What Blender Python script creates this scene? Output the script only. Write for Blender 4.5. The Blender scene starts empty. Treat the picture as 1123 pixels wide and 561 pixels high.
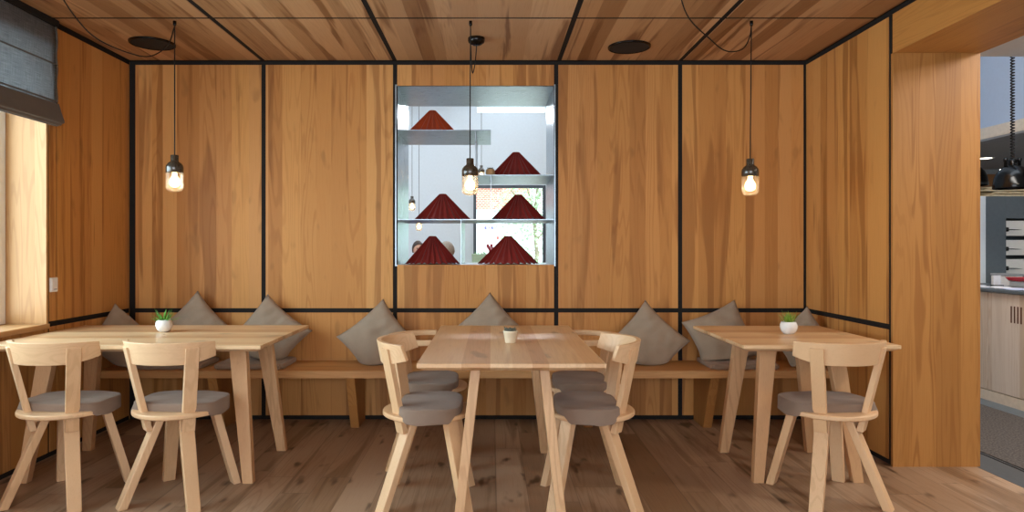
import bpy, bmesh, math, random
from mathutils import Vector, Matrix
PI = math.pi
sc = bpy.context.scene
COL = sc.collection
EYE = 1.245          # camera height (m)
D = 4.8              # distance camera -> panelled back wall
XL, XR = -2.63, 2.285
CEIL = 2.60

# ------------------------------------------------------------------ materials
def lin(h):
    h = h.lstrip('#')
    out = []
    for i in (0, 2, 4):
        c = int(h[i:i+2], 16) / 255
        out.append(c/12.92 if c <= 0.04045 else ((c+0.055)/1.055)**2.4)
    return (*out, 1.0)

class NT:
    def __init__(s, mat):
        s.t = mat.node_tree; s.n = s.t.nodes; s.l = s.t.links
    def new(s, typ, **kw):
        nd = s.n.new(typ)
        for k, v in kw.items(): setattr(nd, k, v)
        return nd
    def set(s, sock, v):
        if isinstance(v, bpy.types.NodeSocket): s.l.new(v, sock)
        else: sock.default_value = v
    def math(s, op, a, b=0.0, c=0.0):
        nd = s.new('ShaderNodeMath', operation=op)
        s.set(nd.inputs[0], a); s.set(nd.inputs[1], b); s.set(nd.inputs[2], c)
        return nd.outputs[0]
    def xyz(s, x, y, z):
        nd = s.new('ShaderNodeCombineXYZ')
        for i, v in enumerate((x, y, z)): s.set(nd.inputs[i], v)
        return nd.outputs[0]
    def noise(s, vec, scale=1.0, detail=2.0, rough=0.5, dist=0.0):
        nd = s.new('ShaderNodeTexNoise')
        s.l.new(vec, nd.inputs['Vector'])
        nd.inputs['Scale'].default_value = scale; nd.inputs['Detail'].default_value = detail
        nd.inputs['Roughness'].default_value = rough; nd.inputs['Distortion'].default_value = dist
        return nd.outputs['Fac']
    def white(s, w):
        nd = s.new('ShaderNodeTexWhiteNoise', noise_dimensions='1D')
        s.set(nd.inputs['W'], w)
        return nd.outputs['Value']
    def ramp(s, fac, stops, interp='LINEAR'):
        nd = s.new('ShaderNodeValToRGB')
        e = nd.color_ramp.elements
        nd.color_ramp.interpolation = interp
        while len(e) > 1: e.remove(e[-1])
        e[0].position, e[0].color = stops[0][0], stops[0][1]
        for p, c in stops[1:]:
            k = e.new(p); k.color = c
        s.set(nd.inputs[0], fac)
        return nd.outputs[0]
    def mix(s, fac, a, b, mode='MIX'):
        nd = s.new('ShaderNodeMix', data_type='RGBA', blend_type=mode)
        s.set(nd.inputs[0], fac); s.set(nd.inputs[6], a); s.set(nd.inputs[7], b)
        return nd.outputs[2]
    def smooth(s, v, a, b):
        nd = s.new('ShaderNodeMapRange', interpolation_type='SMOOTHSTEP')
        s.set(nd.inputs[0], v); nd.inputs[1].default_value = a; nd.inputs[2].default_value = b
        return nd.outputs[0]

def new_mat(name):
    m = bpy.data.materials.new(name); m.use_nodes = True
    b = m.node_tree.nodes['Principled BSDF']
    return m, NT(m), b

def plain(name, hexcol, rough=0.5, metal=0.0, var=0.06, scale=30.0, spec=0.5, emit=None, strength=0.0, trans=0.0):
    """a plain procedural material: a colour that a fine noise varies a little"""
    m, t, b = new_mat(name)
    tc = t.new('ShaderNodeTexCoord').outputs['Object']
    n = t.noise(tc, scale, 3.0)
    c = lin(hexcol)
    lo = tuple(max(0, x*(1-var)) for x in c[:3]) + (1,)
    hi = tuple(min(1, x*(1+var)) for x in c[:3]) + (1,)
    t.l.new(t.ramp(n, [(0.3, lo), (0.7, hi)]), b.inputs['Base Color'])
    b.inputs['Roughness'].default_value = rough
    b.inputs['Metallic'].default_value = metal
    b.inputs['Specular IOR Level'].default_value = spec
    b.inputs['Transmission Weight'].default_value = trans
    if emit:
        b.inputs['Emission Color'].default_value = lin(emit)
        b.inputs['Emission Strength'].default_value = strength
    return m

def wood(name, along, across, tones, stave=0.12, ring=0.35, heart=0.35, rough=0.45, seed=0.0, fibre=0.25,
         darkline=0.0, plank_len=0.0, heartcol='#8a5630', spec=0.4, bump=0.05, knots=0.0):
    """staves of solid wood. along/across: 'x','y','z' or 'xy' (walls of both directions)"""
    m, t, b = new_mat(name)
    tc = t.new('ShaderNodeTexCoord').outputs['Object']
    sp = t.new('ShaderNodeSeparateXYZ'); t.l.new(tc, sp.inputs[0])
    ax = {'x': sp.outputs[0], 'y': sp.outputs[1], 'z': sp.outputs[2]}
    ax['xy'] = t.math('ADD', ax['x'], ax['y'])
    v = ax[along]; u = ax[across]
    third = [k for k in 'xyz' if k != along and k != across]
    w = ax[third[0]] if len(third) == 1 else ax['y']
    oi = t.new('ShaderNodeObjectInfo').outputs['Random']
    u = t.math('ADD', u, seed*7.31 + 20.0)
    un = t.noise(t.xyz(u, 0.0, 0.0), 3.1, 1.0)
    q = t.math('ADD', t.math('DIVIDE', u, stave), t.math('MULTIPLY', un, 2.2))
    if stave > 5: q = t.math('ADD', t.math('MULTIPLY', oi, 300.0), 0.5)
    idx = t.math('FLOOR', q)
    fr = t.math('FRACT', q)
    if plank_len:
        vv = t.math('DIVIDE', t.math('ADD', v, t.math('MULTIPLY', t.white(idx), plank_len)), plank_len)
        idx = t.math('ADD', idx, t.math('MULTIPLY', t.math('FLOOR', vv), 17.37))
    r1 = t.white(idx)
    r2 = t.white(t.math('ADD', idx, 311.7))
    col = t.ramp(r1, [(i/(len(tones)-1), lin(c)) for i, c in enumerate(tones)])
    off = t.math('MULTIPLY', r2, 40.0)
    # growth rings: contour lines of a stretched noise -> cathedrals
    f = t.noise(t.xyz(t.math('ADD', t.math('MULTIPLY', u, 7.0), off), t.math('ADD', t.math('MULTIPLY', v, 0.45), off), t.math('MULTIPLY', w, 7.0)), 1.0, 2.0, 0.45, 0.25)
    s = t.math('SINE', t.math('MULTIPLY', f, 95.0))
    rings = t.math('MULTIPLY', t.smooth(s, 0.15, 1.0), t.math('MULTIPLY', t.smooth(r2, 0.1, 0.9), ring))
    # darker heartwood streaks
    h = t.noise(t.xyz(t.math('ADD', t.math('MULTIPLY', u, 9.0), off), t.math('MULTIPLY', v, 0.55), t.math('MULTIPLY', w, 3.0)), 1.0, 3.0, 0.55, 0.5)
    hs = t.math('MULTIPLY', t.smooth(h, 0.54, 0.63), heart)
    # fine pores
    p = t.noise(t.xyz(t.math('MULTIPLY', u, 260.0), t.math('MULTIPLY', v, 5.0), t.math('MULTIPLY', w, 260.0)), 1.0, 2.0, 0.6)
    col = t.mix(hs, col, lin(heartcol))
    dk = t.mix(1.0, col, (0.62, 0.50, 0.40, 1), 'MULTIPLY')
    col = t.mix(rings, col, dk)
    col = t.mix(t.math('MULTIPLY', t.smooth(p, 0.5, 0.75), fibre), col, dk)
    if knots:
        k = t.noise(t.xyz(t.math('ADD', t.math('MULTIPLY', u, 9.0), off), t.math('MULTIPLY', v, 3.5), 0.0), 1.0, 2.0, 0.5)
        col = t.mix(t.math('MULTIPLY', t.smooth(k, 0.62, 0.74), knots), col, lin('#3a2413'))
    if darkline:
        e = t.math('MINIMUM', fr, t.math('SUBTRACT', 1.0, fr))
        ln = t.math('MULTIPLY', t.math('SUBTRACT', 1.0, t.smooth(e, 0.0, 0.022)), darkline)
        if plank_len:
            fv = t.math('FRACT', vv)
            e2 = t.math('MINIMUM', fv, t.math('SUBTRACT', 1.0, fv))
            ln = t.math('MAXIMUM', ln, t.math('MULTIPLY', t.math('SUBTRACT', 1.0, t.smooth(e2, 0.0, 0.0025)), darkline))
        col = t.mix(ln, col, lin('#2a1c12'))
    t.l.new(col, b.inputs['Base Color'])
    rr = t.math('ADD', t.math('MULTIPLY', p, 0.12), rough-0.06)
    t.l.new(rr, b.inputs['Roughness'])
    b.inputs['Specular IOR Level'].default_value = spec
    if bump:
        bp = t.new('ShaderNodeBump'); bp.inputs['Strength'].default_value = bump; bp.inputs['Distance'].default_value = 0.002
        t.l.new(p, bp.inputs['Height']); t.l.new(bp.outputs[0], b.inputs['Normal'])
    return m

def cloth(name, hexcol, rough=0.9, weave=900.0, var=0.12):
    m, t, b = new_mat(name)
    tc = t.new('ShaderNodeTexCoord').outputs['Object']
    n1 = t.noise(tc, weave, 1.0); n2 = t.noise(tc, 9.0, 3.0)
    c = lin(hexcol)
    lo = tuple(x*(1-var) for x in c[:3]) + (1,); hi = tuple(min(1, x*(1+var)) for x in c[:3]) + (1,)
    f = t.math('ADD', t.math('MULTIPLY', n1, 0.6), t.math('MULTIPLY', n2, 0.4))
    t.l.new(t.ramp(f, [(0.35, lo), (0.65, hi)]), b.inputs['Base Color'])
    b.inputs['Roughness'].default_value = rough
    b.inputs['Specular IOR Level'].default_value = 0.2
    b.inputs['Sheen Weight'].default_value = 0.15
    bp = t.new('ShaderNodeBump'); bp.inputs['Strength'].default_value = 0.15; bp.inputs['Distance'].default_value = 0.001
    t.l.new(n1, bp.inputs['Height']); t.l.new(bp.outputs[0], b.inputs['Normal'])
    return m

def clear_glass(name, tint='#ffffff', gloss=0.12, frost=0.0):
    m, t, b = new_mat(name)
    out = t.n['Material Output']
    tr = t.new('ShaderNodeBsdfTransparent'); tr.inputs[0].default_value = lin(tint)
    gl = t.new('ShaderNodeBsdfGlossy'); gl.inputs['Roughness'].default_value = 0.03
    fr = t.new('ShaderNodeFresnel'); fr.inputs[0].default_value = 1.45
    mx = t.new('ShaderNodeMixShader')
    t.l.new(t.math('MULTIPLY', fr.outputs[0], gloss*4), mx.inputs[0])
    t.l.new(tr.outputs[0], mx.inputs[1]); t.l.new(gl.outputs[0], mx.inputs[2])
    if frost:
        tl = t.new('ShaderNodeBsdfTranslucent'); tl.inputs[0].default_value = (0.9, 0.88, 0.84, 1)
        m2 = t.new('ShaderNodeMixShader'); m2.inputs[0].default_value = frost
        t.l.new(mx.outputs[0], m2.inputs[1]); t.l.new(tl.outputs[0], m2.inputs[2]); mx = m2
    t.l.new(mx.outputs[0], out.inputs[0])
    return m

WALL_T = ['#b0773e', '#c08648', '#cc9352', '#b87e42', '#d39d5e', '#bb8148', '#c68c4e']
M = {}
M['wall'] = wood('wall_ash', 'z', 'xy', WALL_T, stave=0.12, ring=0.34, heart=0.6, heartcol='#8a5526', rough=0.55, seed=1, spec=0.3, knots=0.22)
M['jamb'] = wood('jamb_ash', 'z', 'xy', ['#a57038', '#b57e42', '#ac763c', '#ba8447'], stave=0.13, ring=0.65, heart=0.4, heartcol='#a06a30', rough=0.5, seed=3)
M['header'] = wood('header_ash', 'y', 'x', ['#b87f3f', '#c48b4a', '#ac743a'], stave=0.17, ring=0.3, heart=0.4, heartcol='#8a5427', rough=0.5, seed=4)
M['ceil'] = wood('ceiling_ash', 'y', 'x', ['#9a7048', '#c59d74', '#b68b62', '#caa37b', '#8c613b', '#c0966c'], stave=0.105, ring=0.25, heart=0.75, heartcol='#704421', rough=0.55, seed=2)
M['sill'] = wood('window_ash', 'z', 'x', ['#b98b59', '#c29666', '#b08251'], stave=0.14, ring=0.3, heart=0.25, heartcol='#a87646', rough=0.5, seed=6)
M['silltop'] = wood('window_ash_board', 'y', 'x', ['#b98b59', '#c29666', '#b08251'], stave=0.14, ring=0.3, heart=0.25, heartcol='#a87646', rough=0.5, seed=6)
M['floor'] = wood('floor_oak', 'y', 'x', ['#8d6f56', '#a88d75', '#987c64', '#b3977e', '#84664c'], stave=0.155, ring=0.35, heart=0.6, heartcol='#6a4c31', rough=0.36, seed=5, darkline=0.45, plank_len=1.7, knots=0.9, spec=0.4)
M['table'] = wood('table_ash', 'x', 'y', ['#c99a6c', '#dcb58a', '#d4aa7e', '#e2c198', '#c49568'], stave=0.10, ring=0.2, heart=0.3, heartcol='#b8875c', rough=0.34, seed=8, knots=0.35, spec=0.5)
M['leg'] = wood('leg_ash', 'z', 'x', ['#cfa277', '#d9b085', '#c99a6d'], stave=9.0, ring=0.35, heart=0.15, heartcol='#b07a4c', rough=0.45, seed=9)
M['bench'] = wood('bench_ash', 'x', 'y', ['#c28d54', '#cf9c64', '#c5925b'], stave=0.11, ring=0.3, heart=0.25, heartcol='#9a6534', rough=0.45, seed=10)
M['bleg'] = wood('bench_leg_ash', 'z', 'y', ['#b07a42', '#b9844a'], stave=0.11, ring=0.3, heart=0.25, heartcol='#8a562a', rough=0.5, seed=11)
M['chair'] = wood('chair_ash', 'z', 'x', ['#dab288', '#e0bb93', '#d4aa7e'], stave=9.0, ring=0.22, heart=0.06, heartcol='#c79d72', rough=0.42, seed=12, fibre=0.15)
M['chairx'] = wood('chair_back_ash', 'x', 'z', ['#dab288', '#e0bb93', '#d4aa7e'], stave=9.0, ring=0.18, heart=0.04, heartcol='#c79d72', rough=0.42, seed=13, fibre=0.12)
M['black'] = plain('black_metal_strip', '#242120', 0.8, spec=0.15)
M['blackm'] = plain('black_lacquer', '#080808', 0.2, spec=0.35)
M['cord'] = plain('black_textile_cord', '#120f0e', 0.8)
M['taupe'] = cloth('taupe_upholstery', '#877263')
M['pad'] = cloth('brown_pad_fabric', '#968270')
M['pillow'] = cloth('grey_linen', '#9a8977', var=0.18)
M['red'] = cloth('dark_red_paper', '#80201a', rough=0.75, weave=200, var=0.08)
M['redlit'] = cloth('warm_lit_red_paper', '#bd4a20', rough=0.75, weave=200, var=0.08)  # red paper with the orange of warm light mixed into its colour
M['white_pot'] = plain('white_ceramic', '#e6e2de', 0.25)
M['cream_pot'] = plain('cream_ceramic', '#e8dcc2', 0.4)
M['tan_pot'] = plain('tan_clay', '#c09a6c', 0.6)
M['leaf'] = plain('succulent_green', '#5f9a3c', 0.45, var=0.35, scale=40)
M['leaf2'] = plain('succulent_yellow_green', '#7d9c35', 0.45, var=0.35, scale=40)
M['cactus'] = plain('cactus_grey_green', '#5d6358', 0.7, var=0.4, scale=120)
M['soil'] = plain('potting_soil', '#2b2019', 0.95, var=0.5, scale=200)
M['lampcap'] = plain('bronze_ceramic_glaze', '#3f372d', 0.16, var=0.5, scale=90, spec=0.8)
M['plastic'] = plain('white_plastic', '#e8e6e4', 0.35)
M['plasticg'] = plain('grey_plastic', '#8b8988', 0.4)
M['rwhite'] = plain('white_plaster', '#d6e0e7', 0.85, var=0.02)
M['wwhite'] = plain('white_window_paint', '#e9e9e6', 0.4, var=0.02)
M['wdark'] = plain('grey_window_paint', '#4a545c', 0.45)
M['grey'] = plain('slate_grey_laminate', '#5c666d', 0.45)
M['dgrey'] = plain('dark_grey_soffit', '#94989c', 0.7)
M['cream'] = plain('cream_edge', '#d9cdbb', 0.6)
M['carpet'] = plain('speckled_carpet', '#4f4946', 0.95, var=0.75, scale=85)
M['thresh'] = plain('threshold_metal', '#62666a', 0.4, metal=0.6)
M['counter'] = wood('counter_ash', 'z', 'y', ['#cdbfae', '#d8cbbb', '#c3b3a0', '#ddd3c6'], stave=0.14, ring=0.3, heart=0.2, heartcol='#a89580', rough=0.5, seed=21)
M['brownwall'] = wood('brown_panel', 'z', 'x', ['#8a5a33', '#7a4e2b', '#97673d'], stave=0.2, ring=0.3, heart=0.2, rough=0.5, seed=22)
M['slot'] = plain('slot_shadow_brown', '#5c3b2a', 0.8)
M['paper'] = plain('paper_white', '#e4e6ee', 0.7, var=0.03)
M['paperblue'] = plain('paper_bluish', '#bfc8e6', 0.7, var=0.05)
M['redplastic'] = plain('red_plastic', '#b3202c', 0.35)
M['kraft'] = plain('kraft_cream', '#e8d9b8', 0.8, var=0.15)
M['steelbowl'] = plain('brushed_tray', '#c9cbc8', 0.3, metal=0.7)
M['skin'] = plain('skin', '#d8a68c', 0.5, var=0.04)
M['hair1'] = plain('dark_brown_hair', '#3d2e26', 0.55, var=0.4, scale=150)
M['hair2'] = plain('greying_hair', '#a0968a', 0.55, var=0.3, scale=150)
M['blue'] = cloth('blue_cotton', '#1f4f9c')
M['pale'] = cloth('pale_grey_cotton', '#b9b4b4')
M['denim'] = cloth('dark_denim', '#2b3140')
M['eye'] = plain('eye_dark', '#2a1c16', 0.3)
M['lip'] = plain('lip', '#b06a5e', 0.5)
M['gplant'] = plain('tree_leaf', '#b4d3ac', 0.6, var=0.4, scale=6)
M['bark'] = plain('tree_bark', '#8d8070', 0.9, var=0.3)
M['plgreen'] = plain('pale_green_lacquer', '#a9c3a4', 0.5)
M['glass'] = clear_glass('lamp_glass', '#fff6e8', 0.12, 0.08)
M['pane'] = clear_glass('window_glass', '#f4faf8', 0.06)
M['facade'] = None

def brick_mat():
    m, t, b = new_mat('facade_brick_and_render')
    tc = t.new('ShaderNodeTexCoord').outputs['Object']
    mp = t.new('ShaderNodeMapping'); mp.inputs['Rotation'].default_value = (PI/2, 0, 0)
    t.l.new(tc, mp.inputs[0])
    br = t.new('ShaderNodeTexBrick'); t.l.new(mp.outputs[0], br.inputs['Vector'])
    br.inputs['Color1'].default_value = lin('#c9705c'); br.inputs['Color2'].default_value = lin('#b95f4d'); br.inputs['Mortar'].default_value = lin('#d8cfc6')
    br.inputs['Scale'].default_value = 4.0
    t.l.new(br.outputs[0], b.inputs['Base Color']); b.inputs['Roughness'].default_value = 0.9
    return m
M['facade'] = brick_mat()

def steel_mat():
    m, t, b = new_mat('brushed_steel_sheet')
    tc = t.new('ShaderNodeTexCoord').outputs['Object']
    sp = t.new('ShaderNodeSeparateXYZ'); t.l.new(tc, sp.inputs[0])
    n = t.noise(t.xyz(t.math('MULTIPLY', sp.outputs[0], 14.0), t.math('MULTIPLY', sp.outputs[1], 160.0), t.math('MULTIPLY', sp.outputs[2], 14.0)), 1.0, 3.0)
    t.l.new(t.ramp(n, [(0.3, lin('#84919c')), (0.7, lin('#a3b0ba'))]), b.inputs['Base Color'])
    b.inputs['Metallic'].default_value = 0.92
    t.l.new(t.math('ADD', t.math('MULTIPLY', n, 0.2), 0.2), b.inputs['Roughness'])
    return m
M['steel'] = steel_mat()

def blind_mat():
    m, t, b = new_mat('sheer_grey_linen')
    out = t.n['Material Output']
    tc = t.new('ShaderNodeTexCoord').outputs['Object']
    sp = t.new('ShaderNodeSeparateXYZ'); t.l.new(tc, sp.inputs[0])
    a = t.noise(t.xyz(0.0, t.math('MULTIPLY', sp.outputs[1], 300.0), t.math('MULTIPLY', sp.outputs[2], 12.0)), 1.0, 2.0)
    c = t.noise(t.xyz(0.0, t.math('MULTIPLY', sp.outputs[1], 12.0), t.math('MULTIPLY', sp.outputs[2], 300.0)), 1.0, 2.0)
    f = t.math('MULTIPLY', t.math('ADD', a, c), 0.5)
    colr = t.ramp(f, [(0.35, lin('#77797c')), (0.65, lin('#a2a4a6'))])
    tr = t.new('ShaderNodeBsdfTranslucent'); t.l.new(colr, tr.inputs[0])
    mx = t.new('ShaderNodeMixShader'); mx.inputs[0].default_value = 0.6
    t.l.new(colr, b.inputs['Base Color']); b.inputs['Roughness'].default_value = 0.9; b.inputs['Specular IOR Level'].default_value = 0.1
    t.l.new(b.outputs[0], mx.inputs[1]); t.l.new(tr.outputs[0], mx.inputs[2]); t.l.new(mx.outputs[0], out.inputs[0])
    return m
M['blind'] = blind_mat()
M['blindfold'] = cloth('folded_grey_linen', '#5f574f')

def bulb_mat(name, col, strength):
    m, t, b = new_mat(name)
    out = t.n['Material Output']
    e = t.new('ShaderNodeEmission'); e.inputs[0].default_value = lin(col); e.inputs[1].default_value = strength
    t.l.new(e.outputs[0], out.inputs[0])
    return m
M['bulb'] = bulb_mat('glowing_bulb', '#ffd59a', 15.0)

# ------------------------------------------------------------------ geometry helpers
def B(): return bmesh.new()

def box(bm, x0, x1, y0, y1, z0, z1):
    vs = [bm.verts.new(p) for p in ((x0,y0,z0),(x1,y0,z0),(x1,y1,z0),(x0,y1,z0),(x0,y0,z1),(x1,y0,z1),(x1,y1,z1),(x0,y1,z1))]
    for f in ((3,2,1,0),(4,5,6,7),(0,1,5,4),(1,2,6,5),(2,3,7,6),(3,0,4,7)):
        bm.faces.new([vs[i] for i in f])
    return bm

def loft(bm, rings, cap0=True, cap1=True, closed=True):
    R = [[bm.verts.new(p) for p in r] for r in rings]
    n = len(R[0])
    for a, b in zip(R, R[1:]):
        for i in range(n if closed else n-1):
            j = (i+1) % n
            bm.faces.new((a[i], a[j], b[j], b[i]))
    if cap0: bm.faces.new(list(reversed(R[0])))
    if cap1: bm.faces.new(R[-1])
    return R

def lathe(bm, prof, seg=32, c=(0,0,0), cap0=True, cap1=True):
    rings = [[(c[0]+r*math.cos(2*PI*i/seg), c[1]+r*math.sin(2*PI*i/seg), c[2]+z) for i in range(seg)] for r, z in prof]
    return loft(bm, rings, cap0, cap1)

def tube(bm, pts, r, seg=8, cap=True):
    pts = [Vector(p) for p in pts]
    rings = []
    up = Vector((0.13, 0.31, 0.94)).normalized()
    prev = None
    for i, p in enumerate(pts):
        t = (pts[min(i+1, len(pts)-1)] - pts[max(i-1, 0)]).normalized()
        if prev is None:
            a = t.cross(up)
            if a.length < 1e-3: a = t.cross(Vector((1,0,0)))
        else:
            a = prev - t*prev.dot(t)
        a.normalize(); prev = a
        b = t.cross(a)
        rr = r[i] if isinstance(r, (list, tuple)) else r
        rings.append([p + a*rr*math.cos(2*PI*k/seg) + b*rr*math.sin(2*PI*k/seg) for k in range(seg)])
    loft(bm, rings, cap, cap)

def spline(pts, n=40):
    """Catmull-Rom through the points"""
    P = [Vector(p) for p in pts]
    P = [P[0]*2-P[1]] + P + [P[-1]*2-P[-2]]
    out = []
    segs = len(P)-3
    for s in range(segs):
        p0, p1, p2, p3 = P[s:s+4]
        k = max(2, n//segs)
        for i in range(k):
            t = i/k
            out.append(0.5*((2*p1)+(p2-p0)*t+(2*p0-5*p1+4*p2-p3)*t*t+(3*p1-p0-3*p2+p3)*t**3))
    out.append(P[-2])
    return out

def bar(bm, p0, p1, wdir, w0, w1, ddir, d0, d1):
    """tapered rectangular bar from p0 to p1; width along wdir, thickness along ddir"""
    p0, p1, wd, dd = Vector(p0), Vector(p1), Vector(wdir).normalized(), Vector(ddir).normalized()
    rings = []
    for p, w, d in ((p0, w0, d0), (p1, w1, d1)):
        rings.append([p - wd*w/2 - dd*d/2, p + wd*w/2 - dd*d/2, p + wd*w/2 + dd*d/2, p - wd*w/2 + dd*d/2])
    loft(bm, rings)

def link(name, bm, mat, parent=None, loc=None, bevel=0.0, smooth=False, seg=2, solid=0.0, subsurf=0, rot=None):
    bmesh.ops.recalc_face_normals(bm, faces=bm.faces)
    me = bpy.data.meshes.new(name); bm.to_mesh(me); bm.free()
    if isinstance(mat, (list, tuple)):
        for m_ in mat: me.materials.append(m_)
    else: me.materials.append(mat)
    if smooth: me.polygons.foreach_set('use_smooth', [True]*len(me.polygons))
    o = bpy.data.objects.new(name, me); COL.objects.link(o)
    if parent is not None: o.parent = parent
    if loc is not None: o.location = loc
    if rot is not None: o.rotation_euler = rot
    if solid:
        m_ = o.modifiers.new('solid', 'SOLIDIFY'); m_.thickness = solid; m_.offset = 0
    if bevel:
        m_ = o.modifiers.new('bevel', 'BEVEL'); m_.width = bevel; m_.segments = seg; m_.limit_method = 'ANGLE'; m_.angle_limit = 0.6
        m_.harden_normals = False
    if subsurf:
        m_ = o.modifiers.new('sub', 'SUBSURF'); m_.levels = subsurf; m_.render_levels = subsurf
    return o

def struct(name, bm, mat, **kw):
    o = link(name, bm, mat, **kw); o['kind'] = 'structure'; return o

def tag(o, label, cat, group=None):
    o['label'] = label; o['category'] = cat
    if group: o['group'] = group
    return o

def thing(name, label, cat, loc=(0,0,0), rz=0.0, group=None):
    o = bpy.data.objects.new(name, None); COL.objects.link(o)
    o.empty_display_size = 0.1
    o.location = loc; o.rotation_euler = (0, 0, rz)
    return tag(o, label, cat, group)

def copy_tree(o, parent=None):
    c = o.copy(); COL.objects.link(c)
    if parent is not None: c.parent = parent
    for ch in o.children: copy_tree(ch, c)
    return c

# ------------------------------------------------------------------ camera
cam = bpy.data.cameras.new('camera'); co = bpy.data.objects.new('camera', cam); COL.objects.link(co)
co.location = (0, 0, EYE); co.rotation_euler = (PI/2, 0, 0)
cam.sensor_width = 36; cam.lens = 725/1123*36
cam.shift_x = (561.5-539)/1123; cam.shift_y = -(280.5-271.5)/1123
cam.clip_start = 0.05; cam.clip_end = 200
sc.camera = co

# ------------------------------------------------------------------ the room shell
Y0 = -2.2                                   # wall behind the camera
NX0, NX1, NZ0, NZ1, NYB = -0.69, 0.455, 1.122, 2.42, 5.50     # pass-through
XS = [XL, -1.655, -0.70, 0.47, 1.37, XR]    # panel joints
RZ0, RZ1 = 0.775, 0.807                      # horizontal strip
G = 0.016
def panels_back():
    bm = B()
    for i, (a, b) in enumerate(zip(XS, XS[1:])):
        a2 = a + (G if i else 0.045); b2 = b - (G if i < 4 else 0.02)
        bands = [(0.030, RZ0), (RZ1, 2.572)]
        if i == 2: bands = [(0.030, RZ0), (RZ1, NZ0), (NZ1, 2.572)]
        for z0, z1 in bands: box(bm, a2, b2, D, D+0.016, z0, z1)
    # the wall body behind the panels, around the pass-through
    yb = NYB - 0.012
    box(bm, XL-0.3, NX0-0.012, D+0.02, yb, 0, 3.8)
    box(bm, NX1+0.012, XR, D+0.02, yb, 0, 3.8)
    box(bm, NX0-0.012, NX1+0.012, D+0.02, yb, 0, NZ0-0.012)
    box(bm, NX0-0.012, NX1+0.012, D+0.02, yb, NZ1+0.012, 3.8)
    return bm
struct('wall_back', panels_back(), M['wall'])

tn = [0]
def trim(*boxes, mat='black'):
    tn[0] += 1
    bm = B()
    for b_ in boxes: box(bm, *b_)
    return struct('trim_%d' % tn[0], bm, M[mat])
yt0, yt1 = D+0.004, D+0.0195
for i, x in enumerate(XS[1:-1]):
    trim((x-G, x+G, yt0, yt1, 0.030, 2.572))
trim((XL+0.001, XL+0.045, yt0-0.002, yt1, 0.030, 2.572))
trim((XR-0.02, XR-0.001, yt0-0.002, yt1, 0.030, 2.572))
for i, (a, b) in enumerate(zip(XS, XS[1:])):
    trim((a+G+0.03*(i == 0), b-G-0.005*(i == 4), yt0, yt1, RZ0, RZ1))
bb = B(); box(bb, XL+0.001, XR-0.001, D+0.006, yt1, 0.0, 0.030); struct('baseboard_back', bb, M['black'])
trim((XL+0.001, XR-0.001, yt0, yt1, 2.572, CEIL-0.001))

# left wall with the window
WY1, WY0, SILL, WHEAD = 3.90, 0.7, 0.796, 2.42
WX = -2.87
def wall_left():
    bm = B()
    box(bm, XL-0.016, XL, 4.005, D, RZ1, 2.572)
    box(bm, XL-0.016, XL, 4.005, D, 0.030, RZ0)
    box(bm, XL-0.016, XL, 3.935, 3.995, RZ1, 2.572)
    box(bm, XL-0.016, XL, 3.935, 3.995, 0.030, RZ0)
    box(bm, XL-0.016, XL, WY0-0.02, WY1+0.02, 0.030, SILL-0.03)
    box(bm, XL-0.016, XL, WY0-0.02, WY1+0.02, WHEAD+0.02, 2.572)
    box(bm, XL-0.016, XL, Y0, WY0-0.03, 0.030, 2.572)
    x0, x1 = XL-0.30, XL-0.02
    box(bm, x0, x1, WY1+0.02, D+0.02, 0, 3.2)
    box(bm, x0, x1, Y0-0.2, WY0-0.02, 0, 3.2)
    box(bm, x0, x1, WY0-0.02, WY1+0.02, 0, SILL-0.03)
    box(bm, x0, x1, WY0-0.02, WY1+0.02, WHEAD+0.02, 3.2)
    return bm
struct('wall_left', wall_left(), M['wall'])
xt0, xt1 = XL-0.0195, XL-0.004
trim((xt0, xt1, 3.925, 3.935, 0.030, 2.572))
trim((xt0, xt1, 3.995, 4.005, 1.07, 2.572))
trim((xt0, xt1, 3.935, D+0.003, RZ0, RZ1))
trim((xt0, XL-0.0005, Y0, D+0.003, 2.572, CEIL-0.001))
bb = B(); box(bb, xt0, XL-0.006, Y0, D+0.005, 0, 0.030); struct('baseboard_left', bb, M['black'])
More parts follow.
